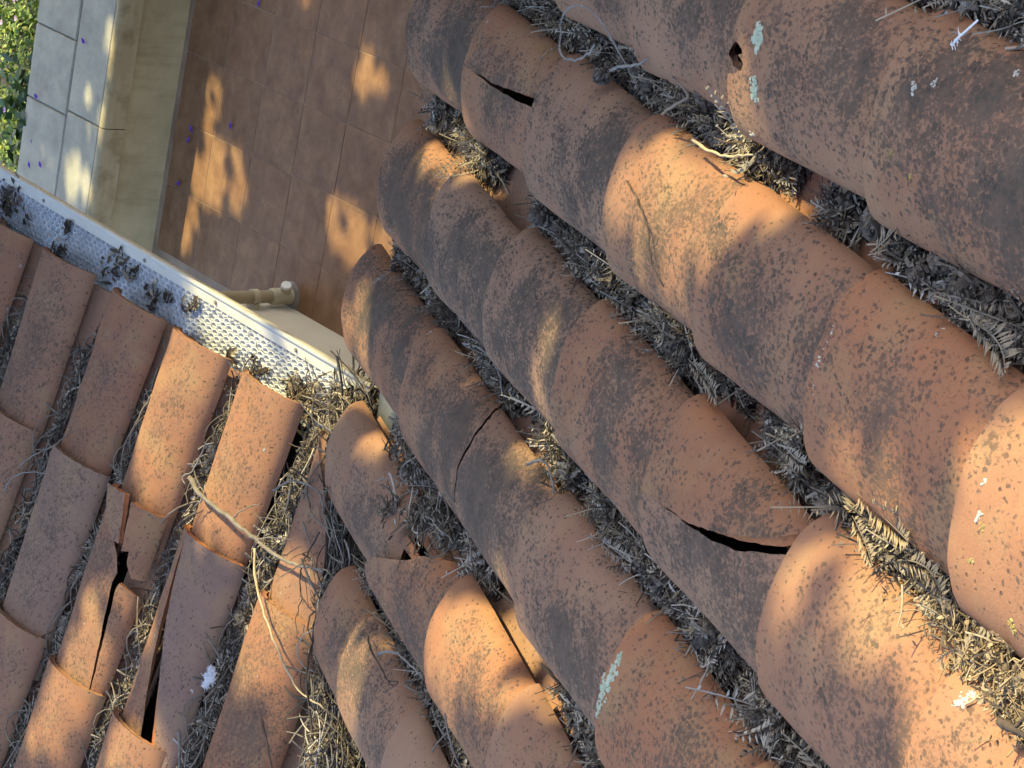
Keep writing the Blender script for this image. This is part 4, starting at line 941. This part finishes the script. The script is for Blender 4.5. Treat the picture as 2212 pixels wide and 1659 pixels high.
crust([(1342, 1412, .047), (1330, 1440, .048), (1312, 1475, .046), (1300, 1505, .044), (1290, 1545, .036)], .013, LICHEN, 'long pale green lichen streak along a tile seam at the bottom', k=130)
crust([(1637, 55, .050), (1636, 80, .050), (1634, 105, .050)], .015, LICHEN, 'pale green lichen above the chipped notch', k=70)
crust([(1629, 172, .050), (1630, 195, .050), (1632, 217, .048)], .012, LICHEN, 'pale green lichen below the chipped notch', k=60)
crust([(2062, 1521, .050), (2085, 1510, .051), (2108, 1497, .048)], .008, LICHENW, 'bright cream lichen flake on the seam of the lowest sunlit tile', k=60)
for i, (x, y, r, mt, lab) in enumerate([(2118, 1115, .007, LICHENW, 'grey knobbly lichen spot on the sunlit right edge tile'), (2122, 1140, .005, LICHENY, 'ochre lichen drip under the grey spot on the right edge tile'), (2097, 1212, .006, LICHENY, 'ochre lichen spot near the left rim of the right edge tile'), (2190, 1360, .008, LICHENY, 'ochre moss clump where the right edge tile meets the litter'),
        (2125, 1045, .005, LICHENW, 'pale lichen dot at the top of the right edge tile'), (1925, 330, .004, LICHENY, 'small ochre lichen mark on the large upper right tile'), (1967, 380, .004, LICHENY, 'second small ochre lichen mark on the large upper right tile'), (1625, 290, .006, LICHENW, 'white chip showing in the top channel litter'),
        (2195, 160, .006, LICHENW, 'white lichen dot near the right edge on the largest column'), (1975, 190, .007, LICHENW, 'whitish lichen smear on the largest column'), (2020, 175, .005, LICHENW, 'smaller whitish smear right of the lichen smear'), (930, 718, .004, LICHENW, 'whitish lichen speck on the second column near its eave')]):
    crust([(x - 3, y + 2, .046), (x, y, .047), (x + 3, y - 3, .046)], r, mt, lab, k=14)

e = crust([(1818, 680, 0), (1795, 722, 0), (1776, 762, 0), (1764, 800, 0), (1757, 850, 0)], .0055, LICHENW, 'row of tiny white lichen dots along the lip of the large plain tile', k=16); e['kind'] = 'stuff'
# ------------------------------------------------------------------ flowering shrub beyond the wall
sh = empty('flowering_shrub', (-5.72, -.35, -2.66)); sb = np.array(sh.location)
def leafset(n, cen, ext, ll, lw, droop=.3):
    V = []; F = []
    for k in range(n):
        p = cen + rng.normal(0, 1, 3) * ext; X = unit(rng.normal(0, 1, 3) * [1, 1, .5]); N = unit(np.array([0, 0, 1]) + rng.normal(0, .5, 3)); Y = unit(np.cross(N, X)); N = np.cross(X, Y)
        l = ll * rng.uniform(.6, 1.2); w = lw * rng.uniform(.7, 1.2); b = len(V)
        V += [p, p + X * l * .35 + Y * w - N * .1 * w, p + X * l * .4 + N * w * .35 * 0, p + X * l * .35 - Y * w - N * .1 * w, p + X * l - N * l * droop * .4]
        F += [(b, b + 1, b + 2), (b, b + 2, b + 3), (b + 1, b + 4, b + 2), (b + 2, b + 4, b + 3)]
    return np.array(V) - sb, np.array(F)
Vs, Fs = [], []
for k in range(330):
    c = np.array([rng.uniform(-6.15, -5.36), rng.uniform(-1.15, .65), 0]); c[2] = -2.35 - .25 * rng.random() - .25 * max(0, -5.5 - c[0]) * .3
    v, f = leafset(34, c, np.array([.06, .06, .05]), .034, .0095); Fs.append(f + sum(len(a) for a in Vs)); Vs.append(v)
o = link('foliage', mesh_from('foliage', np.concatenate(Vs), np.concatenate(Fs), [LEAF]), sh); o['kind'] = 'stuff'
Vs, Fs = [], []
for k in range(9):
    c = np.array([rng.uniform(-5.50, -5.34), rng.uniform(-.96, -.62), -2.34]); v, f = leafset(16, c, np.array([.05, .06, .03]), .065, .020); Fs.append(f + sum(len(a) for a in Vs)); Vs.append(v)
o = link('broad_leaves', mesh_from('broad_leaves', np.concatenate(Vs), np.concatenate(Fs), [LEAFD]), sh); o['kind'] = 'stuff'
for k in range(26):
    a = np.array([rng.uniform(-.35, .25), rng.uniform(-.8, .9), 0]); b = a + np.array([rng.normal(0, .12), rng.normal(0, .12), rng.uniform(.2, .36)])
    m = MB(); m.tube(smooth_path([a, (a + b) / 2 + rng.normal(0, .03, 3), b], 3), .006, 5); m.build('branch', STEM, sh)
for k in range(46):
    c = np.array([rng.uniform(-6.0, -5.40), rng.choice([rng.uniform(-.36, .2), rng.uniform(-1.0, -.3)], p=[.7, .3]), -2.28 + rng.normal(0, .03)]) - sb
    m = MB(); q = 5
    for i in range(q):
        a = 2 * math.pi * i / q + rng.random(); d = np.array([math.cos(a), math.sin(a), .35]); t = np.array([-math.sin(a), math.cos(a), 0]); r = .011
        m.add([c, c + d * r * .7 - t * r * .5, c + d * r * 1.2, c + d * r * .7 + t * r * .5], [(0, 1, 2, 3)])
    m.build('flower', PINK, sh)
tag(sh, 'bright green flowering shrub with tiny pink flowers beyond the garden wall', 'shrub')
lit = Litter(); P = np.stack([rng.uniform(-6.4, -5.3, 1800), rng.uniform(-1.3, .9, 1800), np.full(1800, -2.655) + rng.uniform(0, .008, 1800)], 1)
lit.scatter(FLAKES, P, np.array([1.0, 0, 0]), np.array([0, 0, 1.0]), 7, .3, 1.5); lit.scatter(LONGS, P[::6], np.array([1.0, 0, 0]), np.array([0, 0, 1.0]), 1, .2, 1.5); lit.build('leaf_litter', 'pale dry leaf litter on the soil below the shrub')

# ------------------------------------------------------------------ unseen tree added to dapple the sunlight, crown gaps cut to the sun patches
E1 = unit(np.cross([0, 0, 1.0], SUN)); E2 = np.cross(SUN, E1)
def flat(P): P = np.asarray(P); return np.stack([P @ E1, P @ E2], -1)
R_ = lambda pts, h=.036: ('R', pts, h)
SOFT = {CT}
LIT = [R_([(758, 640), (792, 640), (800, 800), (772, 780)]), R_([(865, 300), (905, 275), (980, 330), (1000, 368), (940, 362), (885, 348)], .03), R_([(935, 235), (985, 280), (1058, 330), (1052, 390), (1000, 345)], 0.0),
       R_([(1165, 700), (1200, 620), (1240, 600), (1222, 690), (1196, 775)]), R_([(1325, 400), (1380, 330), (1450, 290), (1570, 350), (1705, 430), (1630, 475), (1540, 520), (1430, 550), (1345, 480)]), R_([(1590, 255), (1680, 300), (1690, 425), (1640, 375)], 0.0),
       R_([(1075, 905), (1110, 850), (1165, 930), (1190, 1000), (1140, 985)]), R_([(1150, 880), (1195, 920), (1215, 1010), (1170, 985)], 0.0),
       R_([(925, 1395), (1000, 1300), (1060, 1285), (1120, 1390), (1175, 1475), (1140, 1505), (1060, 1485), (990, 1525), (945, 1500)]), R_([(738, 905), (790, 895), (830, 965), (780, 965)]), R_([(845, 1172), (892, 1138), (970, 1185), (975, 1195), (840, 1196)]),
       R_([(1080, 1300), (1130, 1330), (1125, 1405), (1095, 1370)], -.02), R_([(1370, 1300), (1440, 1335), (1475, 1425), (1395, 1400)], .02),
       R_([(1690, 1235), (1790, 1175), (1905, 1250), (2060, 1400), (2010, 1445), (1850, 1405), (1730, 1330)]), R_([(1940, 1659), (2035, 1560), (2140, 1475), (2260, 1560), (2260, 1720), (1940, 1720)]), R_([(2110, 1390), (2260, 1390), (2260, 1600), (2170, 1600)], 0.0),
       R_([(2070, 1130), (2125, 1005), (2212, 930), (2260, 930), (2260, 1350), (2150, 1335), (2095, 1260)]), R_([(1830, 1085), (1900, 1080), (2030, 1240), (2000, 1290)], 0.0), R_([(1480, 1505), (1560, 1540), (1660, 1650), (1560, 1659)]),
       R_([(745, 1340), (800, 1295), (830, 1320), (780, 1375)], .03), R_([(732, 1560), (760, 1480), (790, 1500), (752, 1640)], .03),
       ('L', [(350, 800), (390, 712), (508, 785), (482, 860), (432, 965), (402, 1085), (370, 1110), (305, 1030), (285, 985)], .033), ('L', [(520, 805), (662, 888), (605, 1040), (530, 1190), (425, 1150)], .033),
       ('Z', [(385, 615), (450, 600), (800, 830), (760, 900), (690, 930), (560, 800), (430, 700)], -.018), ('L', [(250, 1180), (215, 1325), (180, 1465), (138, 1440), (188, 1300), (225, 1200)], .033), ('L', [(255, 1290), (330, 1280), (290, 1385), (212, 1482)], .033),
       ('L', [(105, 1480), (212, 1500), (132, 1602), (58, 1592)], .033), ('L', [(600, 1190), (692, 1235), (682, 1345), (582, 1302)], .033), ('L', [(540, 1335), (642, 1358), (602, 1475), (518, 1492), (505, 1420)], .033), ('L', [(255, 1575), (330, 1600), (380, 1645), (380, 1680), (250, 1680)], .033),
       ('L', [(675, 860), (745, 865), (735, 970), (690, 960)], .04), ('L', [(240, 1010), (300, 900), (345, 800), (330, 900), (270, 1040)], .0), ('L', [(430, 1030), (500, 800), (520, 810), (470, 960), (440, 1060)], .0), ('L', [(600, 1659), (690, 1540), (770, 1600), (760, 1659)], .02),
       ('Z', [(432, 283), (520, 335), (528, 395), (516, 458), (470, 445), (413, 430)], FLZ), ('Z', [(562, 375), (580, 400), (574, 452), (562, 440)], FLZ), ('Z', [(722, 430), (788, 470), (772, 572), (712, 530)], FLZ), ('Z', [(815, 480), (862, 520), (855, 592), (802, 560)], FLZ),
       ('Z', [(548, 0), (574, 0), (571, 98)], FLZ), ('Z', [(652, 0), (680, 0), (668, 90), (656, 138)], FLZ), ('Z', [(785, 120), (805, 125), (840, 185), (770, 175)], FLZ), ('Z', [(400, 470), (425, 475), (415, 545), (392, 530)], FLZ), ('Z', [(455, 180), (475, 190), (465, 260), (440, 250)], FLZ),
       ('Z', [(135, 345), (205, 320), (190, 455), (125, 420)], CT), ('Z', [(218, 0), (252, 0), (242, 62), (215, 115), (205, 60)], CT), ('Z', [(165, 88), (183, 90), (180, 155), (163, 145)], CT), ('Z', [(188, 175), (212, 170), (202, 262), (184, 252)], CT), ('Z', [(98, 290), (120, 300), (110, 370), (90, 350)], CT),
       ('Z', [(-120, -120), (80, -120), (62, 180), (-120, 200)], -2.35), ('Z', [(-120, 215), (50, 200), (42, 350), (-120, 350)], -2.35)]
polys, soft = [], []
for sd, pts, h in LIT:
    soft.append(sd == 'Z' and h == CT)
    polys.append(flat([RP(x, y, h) if sd == 'R' else (LP(x, y, h) if sd == 'L' else ZP(x, y, h)) for x, y in pts]))
def inside(poly, q):
    x, y = q[:, 0], q[:, 1]; r = np.zeros(len(q), bool); k = len(poly)
    for i in range(k):
        (x0, y0), (x1, y1) = poly[i], poly[(i + 1) % k]
        c = ((y0 > y) != (y1 > y)); xi = (x1 - x0) * (y - y0) / (y1 - y0 + 1e-12) + x0; r ^= c & (x < xi)
    return r
allp = np.concatenate(polys); lo = allp.min(0) - .55; hi = allp.max(0) + .55
tree = empty('unseen_tree', (0, 0, 0))
ctr = (lo + hi) / 2; PV, NVQ = [], 0
for NL_, l0, l1, w0_, w1_, grow, leak in ((74000, .045, .062, .026, .036, .030, .025), (30000, .085, .120, .052, .070, .075, 0.0)):
    q = rng.uniform(lo, hi, (NL_, 2)); dist = rng.uniform(3.2, 5.0, NL_)
    keep = ((np.abs((q - ctr) / ((hi - lo) / 2)) ** 6).sum(1) < 1.6)
    lit_ = np.zeros(NL_, bool)
    for p, sf in zip(polys, soft):  # leaves dropped wherever they would block a wanted sun patch
        for a in [None] + list(np.linspace(0, 2 * math.pi, 8, endpoint=False)):
            lit_ |= inside(p, q + (np.zeros(2) if a is None else grow * np.array([math.cos(a), math.sin(a)]))) & (rng.random(NL_) > (.6 if sf else 0.0))
    keep &= ~(lit_ & (rng.random(NL_) > leak * .5)); q, dist = q[keep], dist[keep]; k = len(q)
    P = q[:, :1] * E1 + q[:, 1:] * E2 + dist[:, None] * SUN
    X = rng.normal(0, 1, (k, 3)); X /= np.linalg.norm(X, axis=1, keepdims=True); N = rng.normal(0, .45, (k, 3)) + SUN; Y = np.cross(N, X); Y /= np.linalg.norm(Y, axis=1, keepdims=True); X = np.cross(Y, N); X /= np.linalg.norm(X, axis=1, keepdims=True)
    l = rng.uniform(l0, l1, k)[:, None]; w = rng.uniform(w0_, w1_, k)[:, None]
    PV.append(np.stack([P - X * l, P + Y * w - X * l * .1, P + X * l, P - Y * w - X * l * .1], 1).reshape(-1, 3))
V = np.concatenate(PV); F = np.arange(len(V)).reshape(-1, 4)
cc = P.mean(0); base = np.array([cc[0] - .6, cc[1] + .8, -2.66]); tree.location = tuple(base)
o = link('crown', mesh_from('crown', V - base, F, [TREELEAF]), tree)
m = MB(); m.tube(smooth_path([(0, 0, 0), (.08, -.05, 1.6), (.2, -.2, 3.2), (.35, -.5, 4.6)], 5), np.linspace(.17, .09, 16), 10); m.build('trunk', BARK, tree, smooth=True)
for k in range(9):
    tgt = P[rng.integers(0, len(P))] - base; a = np.array([.1 + .2 * k / 9, -.1 - .3 * k / 9, 2.0 + 2.4 * k / 9]); m = MB()
    m.tube(smooth_path([a, a * .55 + tgt * .45 + np.array([0, 0, .3]), tgt], 5), np.linspace(.05, .008, 11), 6); m.build('limb', BARK, tree, smooth=True)
tag(tree, 'unseen leafy tree added to dapple the sunlight, crown gaps cut to the sun patches', 'tree')
